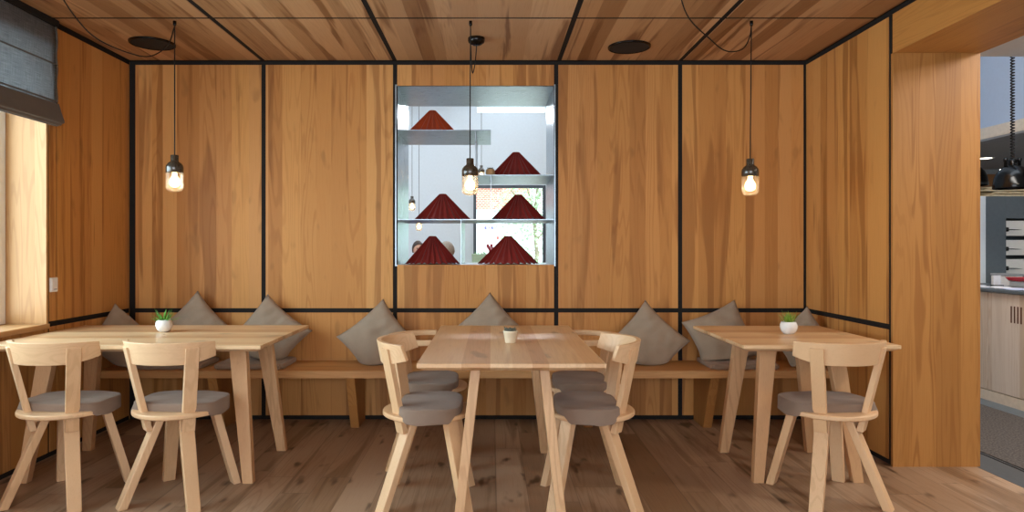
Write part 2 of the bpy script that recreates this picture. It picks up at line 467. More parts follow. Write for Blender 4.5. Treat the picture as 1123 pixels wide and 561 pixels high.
# window surround (wood reveal), frame and pane
bm = B()
box(bm, WX-0.02, XL+0.004, WY1, WY1+0.02, SILL, WHEAD+0.02)
box(bm, WX-0.02, XL+0.004, WY0-0.02, WY0, SILL, WHEAD+0.02)
tn[0] += 1; struct('trim_%d' % tn[0], bm, M['sill'], bevel=0.002)
bm = B()
box(bm, WX-0.02, XL+0.012, WY0-0.02, WY1+0.02, SILL-0.03, SILL)
box(bm, WX-0.02, XL+0.004, WY0, WY1, WHEAD, WHEAD+0.02)
tn[0] += 1; struct('trim_%d' % tn[0], bm, M['silltop'], bevel=0.002)
def window(name, x0, x1, y0, y1, z0, z1, axis, mat, bars, fw=0.06):
    """a window frame with its pane; axis = 'x' (pane faces x) or 'y'"""
    bm = B()
    def fb(a0, a1, z0_, z1_):
        if axis == 'x': box(bm, x0, x1, a0, a1, z0_, z1_)
        else: box(bm, a0, a1, y0, y1, z0_, z1_)
    a0, a1 = (y0, y1) if axis == 'x' else (x0, x1)
    fb(a0, a0+fw, z0, z1); fb(a1-fw, a1, z0, z1); fb(a0+fw, a1-fw, z0, z0+fw); fb(a0+fw, a1-fw, z1-fw, z1)
    for b_ in bars: fb(b_-fw/2, b_+fw/2, z0+fw, z1-fw)
    o = struct(name, bm, mat, bevel=0.004)
    bm = B()
    if axis == 'x':
        xm = (x0+x1)/2; box(bm, xm-0.004, xm+0.004, y0+fw*0.8, y1-fw*0.8, z0+fw*0.8, z1-fw*0.8)
    else:
        ym = (y0+y1)/2; box(bm, x0+fw*0.8, x1-fw*0.8, ym-0.004, ym+0.004, z0+fw*0.8, z1-fw*0.8)
    link('pane', bm, M['pane'], o)
    return o
window('window_1', WX-0.05, WX+0.005, WY0, WY1, SILL, WHEAD, 'x', M['wwhite'], [1.75, 2.8], fw=0.05)

# right wall, opening and header
JY, JX, HZ = 3.76, 2.78, 2.352
bm = B()
box(bm, XR, XR+0.016, JY+0.046, D, RZ1, 2.572)
box(bm, XR, XR+0.016, JY+0.046, D, 0.030, RZ0)
box(bm, XR+0.02, JX-0.02, JY+0.02, 9.0, 0, 3.8)
struct('wall_right', bm, M['wall'])
bm = B()
box(bm, XR-0.001, JX, JY, JY+0.02, 0, HZ)
box(bm, JX-0.018, JX, JY+0.02, 6.0, 0, HZ+0.02)
tn[0] += 1; struct('trim_%d' % tn[0], bm, M['jamb'])
bm = B()
box(bm, XR-0.001, XR+0.018, Y0, JY+0.005, HZ, 2.574)          # header face
box(bm, XR+0.018, JX, Y0, JY+0.02, HZ, HZ+0.018)          # soffit board
box(bm, XR+0.02, JX-0.002, Y0, JY+0.02, HZ+0.02, 3.0)
tn[0] += 1; struct('trim_%d' % tn[0], bm, M['header'])
trim((XR+0.004, XR+0.0195, JY+0.02, JY+0.046, 0.030, 2.572))
trim((XR+0.004, XR+0.0195, JY+0.046, D+0.003, RZ0, RZ1))
trim((XR-0.003, XR+0.0195, Y0, D+0.003, 2.574, CEIL-0.001))
bb = B(); box(bb, XR+0.006, XR+0.0195, JY+0.02, D+0.005, 0, 0.030); struct('baseboard_right', bb, M['black'])

# ceiling
bm = B()
YJ = [Y0, 0.1, 2.0, 3.906, D]
CX = [XL, -1.655, -0.70, 0.49, 1.37, XR]
for i, (a, b) in enumerate(zip(CX, CX[1:])):
    for j, (c, d) in enumerate(zip(YJ, YJ[1:])):
        box(bm, a+G, b-G, c+0.012, d-(0.012 if j < 3 else 0.02), CEIL, CEIL+0.016)
struct('ceiling', bm, M['ceil'])
bm = B(); box(bm, XL-0.3, XR+0.1, Y0-0.2, D+0.02, CEIL+0.0015, CEIL+0.2)
tn[0] += 1; struct('trim_%d' % tn[0], bm, M['black'])

# floor
bm = B(); box(bm, XL-0.3, JX-0.02, Y0-0.2, D+0.02, -0.1, 0.0)
struct('floor', bm, M['floor'])
# wall behind the camera: a big glazed front
bm = B()
for a in ((XL-0.3, XL+0.35, Y0-0.2, Y0, 0, 3.2), (XR-0.35, XR+0.5, Y0-0.2, Y0, 0, 3.2), (XL+0.35, XR-0.35, Y0-0.2, Y0, 0, 0.25), (XL+0.35, XR-0.35, Y0-0.2, Y0, 2.45, 3.2)):
    box(bm, *a)
struct('wall_front', bm, M['wall'])

# ------------------------------------------------------------------ dining chair
PA = math.radians(42)
def pol(r, ang, z):          # ang measured from straight back (-y) towards +x
    return Vector((r*math.sin(ang), -r*math.cos(ang), z))
def make_chair(bow=False):
    t = thing('bow_armchair' if bow else 'dining_chair', 'chair', 'chair')
    bm = B(); R = 0.2225
    lathe(bm, [(R-0.006, 0.428), (R, 0.433), (R, 0.447), (R-0.005, 0.452)], 64)
    link('seat', bm, M['chairx'], t, bevel=0.002)
    # cushion: squarish pad with side flaps that hang over the seat edge
    N = 96
    def outline(th, s, hang):
        c, s_ = math.cos(th), math.sin(th)
        n = 3.6
        r = 1.0/((abs(c)**n + abs(s_)**n)**(1/n))
        x = 0.210*r*c; y = (0.160 if s_ > 0 else 0.150)*r*s_ + 0.012
        # sides reach over the disc
        return (x*s, (y-0.012)*s+0.012)
    rings = []
    def wav(th): return 0.004*math.sin(5*th+0.7)+0.003*math.sin(9*th+2)
    def flap(th):
        c, s_ = math.cos(th), math.sin(th)
        a = max(0, min(1, (abs(c)-0.72)/0.10))          # side flaps
        return a
    for s, z in ((0.05, 0.4925), (0.5, 0.4925), (0.8, 0.492), (0.94, 0.491), (0.98, 0.4885), (0.997, 0.483), (1.0, 0.476)):
        rings.append([(*outline(2*PI*i/N, s, 0), z + wav(2*PI*i/N)*s*0.25) for i in range(N)])
    low = []; low2 = []; inn = []
    for i in range(N):
        th = 2*PI*i/N; f = flap(th)
        x, y = outline(th, 1.0, 0)
        r = math.hypot(x, y)
        rr = max(r, 0.2275) if f > 0.02 else r
        k = 1 + (rr/r-1)*f
        low.append((x*k, y*k, 0.456 - 0.012*f))
        low2.append((x*k*(1+0.004*f), y*k, 0.453 - 0.029*f + 0.004*math.sin(7*th)*f))
        ki = 0.955 if f < 0.02 else 0.955
        inn.append((x*(k*(1-f)+f*max(k, 0.226/r))*(0.97 if f < .5 else 0.985), y*(0.97 if f < .5 else 0.985), 0.452 - 0.03*f))
    rings += [low, low2, inn]
    bm = B(); loft(bm, rings, True, False)
    cu = link('cushion', bm, M['taupe'], t, smooth=True)
    cu.data.set_sharp_from_angle(angle=math.radians(38))
    # legs: wide face tangential, splayed outwards
    for ang, top_r in ((PA, 0.094), (-PA, 0.094), (PI-PA-0.03, 0.155), (-(PI-PA-0.03), 0.155)):
        bm = B()
        tan = Vector((math.cos(ang), math.sin(ang), 0)); rad = pol(1, ang, 0)
        bar(bm, pol(top_r, ang, 0.4295), pol(0.272, ang, 0.0), tan, 0.068, 0.060, rad, 0.040, 0.040)
        link('leg', bm, M['chair'], t, bevel=0.004)
    # back posts
    for ang in (PA, -PA):
        bm = B()
        tan = Vector((math.cos(ang), math.sin(ang), 0)); rad = pol(1, ang, 0)
        def R_(z): return 0.175 + (z-0.45)*0.225
        zp = 0.712 if bow else 0.770
        bar(bm, pol(R_(0.355), ang, 0.355), pol(R_(zp), ang, zp), tan, 0.060, 0.062, rad, 0.030, 0.026)
        link('back_post', bm, M['chair'], t, bevel=0.003)
    if bow:                                            # low bow rail that runs round into two arms
        K = 56; A = math.radians(98); rings = []
        for i in range(K+1):
            a = A*(-1 + 2*i/K)
            ro, ri = 0.250, 0.212
            rings.append([pol(ro-0.003, a, 0.706), pol(ro, a, 0.735), pol(ri, a, 0.735), pol(ri+0.003, a, 0.706)])
        bm = B(); loft(bm, rings)
        link('bow_rail', bm, M['chairx'], t, bevel=0.004)
        return t
    # curved backrest
    K = 40; A = math.radians(63)
    rings = []
    for i in range(K+1):
        u = -1 + 2*i/K; a = A*u
        e = abs(u)
        zt = 0.798 - 0.004*u*u
        zb = 0.690 + 0.030*max(0, (e-0.55)/0.45)**1.2
        ro_t, ro_b = 0.268, 0.248
        cy = Vector((0, 0.016, 0))
        th = 0.024
        ab = a*(1+0.07*e)
        rings.append([pol(ro_b, ab, zb)+cy, pol(ro_t, a, zt)+cy, pol(ro_t-th, a, zt)+cy, pol(ro_b-th, ab, zb)+cy])
    bm = B(); loft(bm, rings)
    link('backrest', bm, M['chairx'], t, bevel=0.003)
    return t
chair0 = make_chair(); chair1 = make_chair(True)
TX = 0.085
CH = [
    (-2.130, 3.335, -0.09, 'light ash chair at the window table, the one closer to the window wall'),
    (-1.565, 3.335, -0.10, 'light ash chair at the window table, the one closer to the middle of the room'),
    (TX-0.400, 3.285, -PI/2, 'high-backed ash chair at the near side of the middle table, its back to the window'),
    (TX-0.450, 3.870, -PI/2+0.03, 'ash armchair with a low bow rail at the middle table, its back to the window'),
    (TX+0.400, 3.285, PI/2, 'high-backed ash chair at the near side of the middle table, its back to the doorway'),
    (TX+0.445, 3.870, PI/2-0.03, 'ash armchair with a low bow rail at the middle table, its back to the doorway'),
    (1.685, 3.320, 0.09, 'single light ash chair at the small square table by the doorway'),
]
for i, (x, y, rz, lab) in enumerate(CH):
    bow = 'bow rail' in lab
    c = chair0 if i == 0 else chair1 if i == 3 else copy_tree(chair1 if bow else chair0)
    c.location = (x, y, 0); c.rotation_euler = (0, 0, rz)
    tag(c, lab, 'chair', 'bow rail armchairs' if bow else 'ash dining chairs')

# ------------------------------------------------------------------ tables
def make_table(name, lab, loc, rz, L, W, ix, iy):
    t = thing(name, lab, 'table', loc, rz, 'ash dining tables')
    bm = B()
    h = 0.75
    def rect(dx, z):
        a, b = L/2-dx, W/2-dx
        return [(-a, -b, z), (a, -b, z), (a, b, z), (-a, b, z)]
    loft(bm, [rect(0.030, h-0.034), rect(0.0, h-0.018), rect(0, h)])
    link('tabletop', bm, M['table'], t, bevel=0.0015)
    for sx in (-1, 1):
        for sy in (-1, 1):
            bm = B()
            foot = (sx*(L/2-ix), sy*(W/2-iy), 0)
            top = (sx*(L/2-ix-0.085), sy*(W/2-iy-0.080), h-0.034)
            bar(bm, foot, top, (1,0,0), 0.055, 0.092, (0,1,0), 0.044, 0.046)
            link('leg', bm, M['leg'], t, bevel=0.003)
    return t
make_table('dining_table', 'long pale ash table pushed against the window wall, two chairs before it', ((-2.60-1.17)/2, (3.345+4.235)/2, 0), 0, 1.43, 0.89, 0.118, 0.165)
make_table('dining_table', 'pale ash table standing end-on to the bench under the middle pendant, four chairs around it', (TX, (2.823+4.212)/2, 0), PI/2, 1.389, 0.81, 0.18, 0.17)
make_table('dining_table', 'small square ash table near the doorway with one chair', ((1.28+2.08)/2, (3.354+4.20)/2, 0), 0, 0.80, 0.846, 0.135, 0.165)

# ------------------------------------------------------------------ bench
BZ = 0.428
bench = thing('wall_bench', 'long ash bench running along the whole back wall', 'bench', (0, 0, 0))
bm = B(); box(bm, XL+0.004, XR-0.004, 4.39, D-0.003, BZ-0.05, BZ); link('seat', bm, M['bench'], bench, bevel=0.003)
for x in (-1.87, -0.945, 0.67, 1.494):
    bm = B()
    prof = [(4.415, BZ-0.05), (D-0.01, BZ-0.05), (D-0.01, 0.0), (4.575, 0.0)]
    loft(bm, [[(x-0.03, y, z) for y, z in prof], [(x+0.03, y, z) for y, z in prof]])
    link('leg', bm, M['bleg'], bench, bevel=0.003)
def seat_pad(x0, x1, lab):
    bm = B()
    y0, y1 = 4.425, 4.765
    a, b = (x1-x0)/2, (y1-y0)/2
    def rc(s_, z): return [(-a+s_, -b+s_, z), (a-s_, -b+s_, z), (a-s_, b-s_, z), (-a+s_, b-s_, z)]
    loft(bm, [rc(0.004, 0.001), rc(0.0, 0.006), rc(0.0, 0.030), rc(0.006, 0.036)])
    bmesh.ops.bevel(bm, geom=[e for e in bm.edges if abs(e.verts[0].co.z-e.verts[1].co.z) > 0.003], offset=0.018, segments=4, affect='EDGES')
    o = link('bench_pad', bm, M['pad'], None, ((x0+x1)/2, (y0+y1)/2, BZ), bevel=0.003)
    return tag(o, lab, 'seat pad', 'flat bench pads')
seat_pad(-2.415, -1.955, 'flat brown bench pad behind the window table, closer to the window corner')
seat_pad(-1.865, -1.40, 'flat brown bench pad under the leaning pillow at the end of the window table')
seat_pad(1.475, 1.935, 'flat brown bench pad behind the small square table')

def pillow(cx, cy, edge, roll, lean, yaw, lab, base, thick=0.15, seed=0):
    """square pillow standing on one corner, leaning on the wall; its lower corner is squashed by the seat"""
    rnd = random.Random(seed)
    n = 28
    bm = B()
    grid = {}
    h = edge/2
    ph = [rnd.uniform(0, 6.28) for _ in range(6)]
    def P(i, j, side):
        u, v = -1+2*i/n, -1+2*j/n
        # pinched edges
        k = 0.095
        x = u*h*(1 - k*(1-v*v)); z = v*h*(1 - k*(1-u*u))
        f = max(0.0, (1-u*u)*(1-v*v))**0.42
        wr = 0.006*math.sin(6*u+3*v+ph[0])*math.sin(5*v-2*u+ph[1]) + 0.004*math.sin(13*u*v+ph[2]+9*u)
        rim = (1-max(abs(u), abs(v)))
        y = side*(thick/2)*f + wr*min(1, rim*4) + 0.008*math.sin(3*u+ph[3])*math.sin(3*v+ph[4])
        return Vector((x, y, z))
    front = [[None]*(n+1) for _ in range(n+1)]; back = [[None]*(n+1) for _ in range(n+1)]
    Rm = Matrix.Rotation(yaw, 3, 'Z') @ Matrix.Rotation(lean, 3, 'X') @ Matrix.Rotation(roll, 3, 'Y')
    pts = {}
    for i in range(n+1):
        for j in range(n+1):
            for s in (-1, 1):
                if s == 1 and (i in (0, n) or j in (0, n)): continue
                pts[i, j, s] = Rm @ P(i, j, s)
    # height of the pillow centre so that the squashed lower corner rests on the seat
    for k, p in pts.items():
        z = p.z + base
        d = 0.05                                       # soft squash
        if z < d:
            z2 = d*math.exp((z-d)/d)                   # never below 0
            spread = min(0.06, (d-z)*0.33)
            l = math.hypot(p.x, p.y) or 1
            p.x += spread*p.x/l
            p.z = z2 - base
    V = {k: bm.verts.new(p + Vector((0, 0, base))) for k, p in pts.items()}
    def g(i, j, s):
        return V.get((i, j, s)) or V[i, j, -1]
    for s in (-1, 1):
        for i in range(n):
            for j in range(n):
                q = [g(i, j, s), g(i+1, j, s), g(i+1, j+1, s), g(i, j+1, s)]
                if len(set(q)) == 4:
                    bm.faces.new(q if s == -1 else q[::-1])
    o = link('throw_pillow', bm, M['pillow'], None, (cx, cy, 0), smooth=True)
    return tag(o, lab, 'pillow', 'grey throw pillows on the bench'), o
PADZ = BZ+0.036
def put(cx, cy, edge, roll, lean, yaw, lab, base, z0, seed, thick=0.15):
    _, o = pillow(cx, cy, edge, roll, lean, yaw, lab, base, thick, seed)
    o.location.z = z0+0.001
    return o
R45 = math.radians
put(-2.520, 4.50, 0.36, R45(45), R45(-13), R45(68), 'grey pillow standing in the corner by the window wall', 0.19, BZ, 1)
put(-2.095, 4.655, 0.42, R45(45), R45(-14), R45(3), 'grey pillow behind the small green plant on the window table', 0.185, PADZ, 2)
put(-1.560, 4.645, 0.42, R45(39), R45(-14), R45(4), 'grey pillow half hidden behind the free end of the window table, on a pad', 0.165, PADZ, 3)
put(-0.800, 4.655, 0.42, R45(50), R45(-14), R45(0), 'grey pillow standing alone on the bench between window table and middle table', 0.165, BZ, 4)
put(-0.015, 4.655, 0.42, R45(46), R45(-14), R45(0), 'grey pillow directly behind the far end of the middle table, below the lampshade niche', 0.21, BZ, 5)
put(1.105, 4.655, 0.42, R45(44), R45(-14), R45(0), 'grey pillow standing alone on the bench between middle table and square table', 0.155, BZ, 6)
put(1.62, 4.645, 0.42, R45(67), R45(-15), R45(-2), 'grey slanted pillow on a pad behind the edge of the small square table', 0.145, PADZ, 7)
put(2.135, 4.54, 0.35, R45(45), R45(-14), R45(-58), 'grey pillow in the far corner behind the small square table', 0.175, BZ, 8)

# ------------------------------------------------------------------ potted plants
def leafmesh(bm, base, direction, length, width, curl):
    d = Vector(direction).normalized()
    side = d.cross(Vector((0, 0, 1)))
    if side.length < 1e-3: side = Vector((1, 0, 0))
    side.normalize(); up = side.cross(d)
    rings = []
    for k in range(7):
        s = k/6
        p = Vector(base) + d*length*s + up*curl*length*(s*s)
        w = width*(0.55+0.9*s*(1-s)*2)*(1-s**3) + 0.0004
        th = w*0.35
        rings.append([p - side*w/2, p - up*th/2, p + side*w/2, p + up*th/2])
    loft(bm, rings)
def potted(name, lab, loc, prof, potmat, soil_z, soil_r, kind, leafm, seed):
    t = thing(name, lab, 'plant', loc, 0, None)
    bm = B(); lathe(bm, prof, 40, cap0=True, cap1=True); link('pot', bm, potmat, t, smooth=True)
    bm = B(); lathe(bm, [(0.001, soil_z+0.003), (soil_r*0.6, soil_z+0.002), (soil_r, soil_z-0.002)], 24, cap0=False, cap1=False); link('soil', bm, M['soil'], t)
    rnd = random.Random(seed); bm = B()
    if kind == 'rosette':
        for k in range(22):
            a = k*2.4 + rnd.uniform(-.2, .2); el = 0.10 + 1.0*rnd.random()**1.4
            leafmesh(bm, (0.01*math.cos(a), 0.01*math.sin(a), soil_z), (math.cos(a)*math.cos(el), math.sin(a)*math.cos(el), math.sin(el)), rnd.uniform(0.052, 0.090), 0.012, 0.15)
    elif kind == 'upright':
        for k in range(30):
            a = k*2.4 + rnd.uniform(-.3, .3); el = 0.75 + 0.75*rnd.random()
            r0 = 0.024*math.sqrt(rnd.random())
            leafmesh(bm, (r0*math.cos(a), r0*math.sin(a), soil_z), (math.cos(a)*math.cos(el), math.sin(a)*math.cos(el), math.sin(el)), rnd.uniform(0.04, 0.078), 0.010, -0.1)
    else:
        for k in range(26):
            a = k*2.4; r0 = soil_r*0.85*math.sqrt((k+.5)/26)
            leafmesh(bm, (r0*math.cos(a), r0*math.sin(a), soil_z-0.002), (0.35*math.cos(a), 0.35*math.sin(a), 1), rnd.uniform(0.022, 0.034)*(soil_r/0.033), 0.012*(soil_r/0.033), 0)
    link('foliage', bm, leafm, t, smooth=True)
    return t
bowl = [(0.020, 0.0), (0.026, 0.001), (0.040, 0.016), (0.0475, 0.036), (0.0465, 0.054), (0.040, 0.070), (0.0375, 0.0715), (0.0355, 0.069), (0.034, 0.060)]
potted('potted_succulent', 'small spiky green plant in a round white pot on the window table', (-1.931, 3.90, 0.7505), bowl, M['white_pot'], 0.062, 0.0345, 'rosette', M['leaf'], 3)
potted('potted_succulent', 'small bushy yellow-green plant in a round white pot on the small square table', (1.707, 3.797, 0.7505), bowl, M['white_pot'], 0.062, 0.0345, 'upright', M['leaf2'], 5)
cup = [(0.026, 0.0), (0.0275, 0.0015), (0.037, 0.056), (0.039, 0.057), (0.0395, 0.063), (0.0365, 0.064), (0.034, 0.058), (0.033, 0.052)]
potted('potted_cactus', 'tiny grey-green cactus in a straight cream cup on the middle table', (0.0985, 3.45, 0.7505), cup, M['cream_pot'], 0.056, 0.033, 'cactus', M['cactus'], 7)

# ------------------------------------------------------------------ pendant lamps
def capprof(): return [(0.012, 0.220), (0.021, 0.220), (0.0225, 0.217), (0.0225, 0.186), (0.025, 0.181), (0.038, 0.171), (0.047, 0.158), (0.0495, 0.148), (0.0495, 0.116), (0.047, 0.114), (0.02, 0.114)]
def pendant(lab, x, y, zb, cordpath, hook, canopy, group='glass pendant lamps', light=11.0, name='pendant_lamp'):
    t = thing(name, lab, 'pendant lamp', (x, y, zb), 0, group)
    bm = B(); lathe(bm, capprof()[::-1], 36); link('lamp_cap', bm, M['lampcap'], t, smooth=True)
    bm = B(); lathe(bm, [(0.001, 0.0), (0.020, 0.001), (0.036, 0.006), (0.0455, 0.018), (0.0485, 0.034), (0.0485, 0.1135)], 36, cap0=False, cap1=False)
    link('glass_shade', bm, M['glass'], t, smooth=True)
    bm = B(); lathe(bm, [(0.001, 0.028), (0.014, 0.031), (0.026, 0.042), (0.0305, 0.058), (0.027, 0.074), (0.018, 0.088), (0.013, 0.098), (0.013, 0.113)], 24); link('bulb', bm, M['bulb'], t, smooth=True)
    bm = B(); tube(bm, [Vector(p)-Vector((x, y, zb)) for p in cordpath], 0.0034, 8); link('cord', bm, M['cord'], t, smooth=True)
    if hook:
        hx, hy, hz = hook
        bm = B(); lathe(bm, [(0.007, 0.0), (0.010, 0.006), (0.010, 0.028), (0.004, 0.03)], 16, (hx-x, hy-y, hz-0.03-zb)); link('hook', bm, M['blackm'], t, smooth=True)
    if canopy:
        cx, cy, cz = canopy
        bm = B(); lathe(bm, [(0.012, -0.050), (0.030, -0.044), (0.050, -0.030), (0.0545, -0.018), (0.0545, 0.0)], 32, (cx-x, cy-y, cz-zb)); link('canopy', bm, M['blackm'], t, smooth=True)
    if light:
        l = bpy.data.lights.new('pendant_light', 'POINT'); l.energy = light; l.color = (1.0, 0.70, 0.38); l.shadow_soft_size = 0.03
        lo = bpy.data.objects.new('pendant_light', l); COL.objects.link(lo); lo.location = (x, y, zb+0.05)
    return t
HZ_ = CEIL-0.012
def drop(hx, hy, x, y, zb): return [(hx, hy, HZ_), (x, y, (HZ_+zb+0.22)/2), (x, y, zb+0.219)]
# lamp over the window table
h = (-1.893, 3.95, CEIL); l0 = (-1.893, 3.95, 1.578)
sw = spline([(-2.19, 3.26, 2.598), (-2.150, 3.40, 2.444), (-2.090, 3.50, 2.352), (-1.985, 3.63, 2.312), (-1.935, 3.76, 2.335), (-1.903, 3.89, 2.44), (-1.893, 3.95, 2.57)], 48)
pendant('glass pendant lamp hanging over the window table, on a cord looped from the ceiling', *l0, sw + [Vector((-1.893, 3.95, 2.0)), Vector((-1.893, 3.95, 1.797))], h, (-2.19, 3.26, CEIL))
# lamp in front of the niche
h = (-0.125, 3.95, CEIL); l0 = (-0.128, 3.95, 1.558)
sw = spline([(-0.095, 4.27, 2.56), (-0.105, 4.22, 2.42), (-0.118, 4.10, 2.33), (-0.124, 4.00, 2.42), (-0.125, 3.95, 2.57)], 40)
pendant('glass pendant lamp over the middle table, hanging in front of the niche with red shades', *l0, sw + [Vector((-0.128, 3.95, 2.0)), Vector((-0.128, 3.95, 1.777))], h, (-0.098, 4.275, CEIL))
# lamp over the square table
h = (1.553, 3.95, CEIL); l0 = (1.546, 3.95, 1.556)
sw = spline([(0.885, 3.20, 2.598), (0.995, 3.37, 2.435), (1.175, 3.56, 2.37), (1.319, 3.72, 2.352), (1.46, 3.85, 2.40), (1.53, 3.92, 2.49), (1.553, 3.95, 2.57)], 48)
pendant('glass pendant lamp hanging over the small square table near the doorway', *l0, sw + [Vector((1.548, 3.95, 2.0)), Vector((1.546, 3.95, 1.775))], h, (0.885, 3.20, CEIL))

# round black ceiling loudspeakers
for (x, y, lab) in ((-2.245, 4.376, 'round black loudspeaker in the ceiling near the window wall'), (0.928, 4.455, 'round black loudspeaker in the ceiling between middle and square table')):
    t = thing('ceiling_speaker', lab, 'ceiling speaker', (x, y, CEIL-0.012), 0, 'black ceiling speakers')
    bm = B(); lathe(bm, [(0.132, 0.0), (0.141, 0.002), (0.143, 0.0115), (0.132, 0.0115)], 48, cap0=False, cap1=False); link('rim', bm, M['blackm'], t, smooth=True)
    bm = B(); lathe(bm, [(0.001, 0.002), (0.06, 0.0025), (0.1325, 0.004), (0.1325, 0.0115), (0.001, 0.0118)], 48, cap0=False, cap1=False); link('grille', bm, M['cord'], t)

# light switch
t = thing('light_switch', 'white wall switch on the wood panel beside the window', 'switch', (XL, 3.963, 1.024))
bm = B(); box(bm, 0.0, 0.010, -0.033, 0.033, -0.043, 0.043); link('plate', bm, M['plastic'], t, bevel=0.003)
bm = B(); box(bm, 0.009, 0.0135, -0.026, 0.026, -0.036, 0.036); link('rocker', bm, M['plastic'], t, bevel=0.002)
bm = B(); box(bm, 0.0134, 0.0145, -0.008, 0.018, -0.030, -0.025); link('mark', bm, M['plasticg'], t)

# ------------------------------------------------------------------ roman blind
t = thing('roman_blind', 'sheer grey roman blind pulled half way up the window', 'blind', (XL+0.03, 2.4, 2.0))
by0, by1 = -1.75, 1.545
bm = B()
rings = []
for k in range(61):
    y = by0 + (by1-by0)*k/60
    ring = []
    for j in range(13):
        z = 0.10 + (0.485)*j/12
        xw = 0.006*math.sin(y*5+z*4) + 0.012*math.sin(PI*((z-0.10)/0.24 % 1.0))*0.5
        yy = y + (0.004*math.sin(z*26) if k == 60 else 0)
        ring.append((xw, yy, z))
    rings.append(ring)
V = [[bm.verts.new(p) for p in r] for r in rings]
for a, b in zip(V, V[1:]):
    for j in range(12): bm.faces.new((a[j], b[j], b[j+1], a[j+1]))
link('fabric', bm, M['blind'], t, smooth=True, solid=0.0015)
for z in (0.335, 0.115):
    bm = B(); tube(bm, [(0.010, by0, z), (0.010, by1, z)], 0.005, 8); link('seam', bm, M['blindfold'], t)
bm = B()
prof = [(0.004, 0.105), (0.012, 0.10), (0.024, 0.05), (0.040, 0.0), (0.041, -0.012), (0.034, -0.018), (0.030, -0.012), (0.022, -0.030), (0.012, -0.026), (0.006, -0.034), (-0.006, -0.028), (-0.010, 0.03), (-0.006, 0.10)]
loft(bm, [[(x, by0, z) for x, z in prof], [(x, 0, z) for x, z in prof], [(x*1.1, by1-0.01, z) for x, z in prof], [(x*1.15, by1+0.012, z+0.004) for x, z in prof]])
link('bottom_fold', bm, M['blindfold'], t, smooth=False, bevel=0.003)
bm = B(); tube(bm, [(0.008, by1-0.004+0.005*math.sin(k*1.3), 0.10+0.485*k/14) for k in range(15)], 0.0055, 8); link('edge_hem', bm, M['blindfold'], t, smooth=True)
bm = B(); box(bm, -0.012, 0.022, by0, by1, 0.558, 0.597); link('head_rail', bm, M['black'], t, bevel=0.003)

# ------------------------------------------------------------------ pass-through with steel shelves and red shades
t = thing('steel_shelf_niche', 'steel-lined pass-through with shelves in the back wall', 'shelf', (0, D, NZ0))
bm = B(); th = 0.010
y0, y1 = 0.002, NYB-D
box(bm, NX0-th, NX0, y0, y1, -th, NZ1-NZ0+th); box(bm, NX1, NX1+th, y0, y1, -th, NZ1-NZ0+th)
box(bm, NX0, NX1, y0, y1, -th, 0); box(bm, NX0, NX1, y0, y1, NZ1-NZ0, NZ1-NZ0+th)
link('surround', bm, M['steel'], t)
SA, SB, SC_ = 2.098-NZ0, 1.771-NZ0, 1.447-NZ0
for x0, x1, z, lb in ((NX0, -0.004, SA, None), (-0.118, NX1, SB, None), (NX0, NX1, SC_, None)):
    bm = B(); box(bm, x0+0.0005, x1-0.0005, y0+0.01, y1-0.01, z, z+0.006); link('shelf', bm, M['steel'], t)
for x, z0, z1 in ((-0.117, SB+0.006, SA), (-0.004, SC_+0.006, SB), (-0.222, 0.0, SC_)):
    bm = B(); box(bm, x-0.0025, x+0.0025, y0+0.012, y1-0.02, z0, z1); link('divider', bm, M['steel'], t)

def shade(lab, x, y, z, R, H, mat, seed):
    t = thing('pleated_lampshade', lab, 'lampshade', (x, y, z+0.0005), random.Random(seed).uniform(0, 1), 'red pleated lampshades in the niche')
    rnd = random.Random(seed)
    n = 26
    ang = [2*PI*(i+rnd.uniform(-.16, .16))/(2*n) for i in range(2*n)]
    rings = []
    for k in range(9):
        s = k/8
        r = 0.023 + (R-0.023)*s
        ring = []
        for i, a in enumerate(ang):
            amp = 0.0025 + 0.011*s
            rr = r + (amp if i % 2 else -amp*0.9)
            zz = H*(1-s)
            if s == 1 and i % 2 == 0: zz += 0.012      # raised valleys at the hem
            elif s < 1 and i % 2 == 0: zz += 0.004*s
            ring.append((rr*math.cos(a), rr*math.sin(a), zz))
        rings.append(ring)
    bm = B(); loft(bm, rings, False, False)
    link('pleats', bm, mat, t, solid=0.0022)
    bm = B(); lathe(bm, [(0.014, H-0.004), (0.022, H-0.004), (0.022, H+0.0005), (0.014, H+0.0005), (0.014, H-0.004)], 24, cap0=False, cap1=False); link('top_ring', bm, mat, t)
    return t
e = 0.006
shade('red pleated shade coloured warm-lit orange on the topmost short shelf of the niche', -0.457, 5.12, NZ0+SA+e, 0.205, 0.200, M['redlit'], 1)
shade('dark red pleated shade beside a tiny tan pot on the second shelf of the niche', 0.190, 5.12, NZ0+SB+e, 0.210, 0.205, M['red'], 2)
shade('dark red pleated shade on the full-width shelf, below the short shelf, closer to the window', -0.376, 5.10, NZ0+SC_+e, 0.212, 0.205, M['red'], 3)
shade('dark red pleated shade on the full-width shelf, right in front of the bright far window', 0.207, 5.10, NZ0+SC_+e, 0.205, 0.200, M['red'], 4)
shade('dark red pleated shade on the niche floor in front of the seated people', -0.455, 5.10, NZ0, 0.197, 0.212, M['red'], 5)
shade('dark red pleated shade on the niche floor, in front of the pale green planter', 0.128, 5.10, NZ0, 0.222, 0.212, M['red'], 6)
tanp = [(0.024, 0.0), (0.030, 0.003), (0.0345, 0.022), (0.033, 0.042), (0.028, 0.052), (0.026, 0.053), (0.024, 0.050), (0.023, 0.046)]
potted('potted_cactus', 'tiny cactus in a round tan pot on the second shelf of the niche', (-0.008, 4.93, NZ0+SB+e+0.0005), tanp, M['tan_pot'], 0.049, 0.023, 'cactus', M['cactus'], 11)

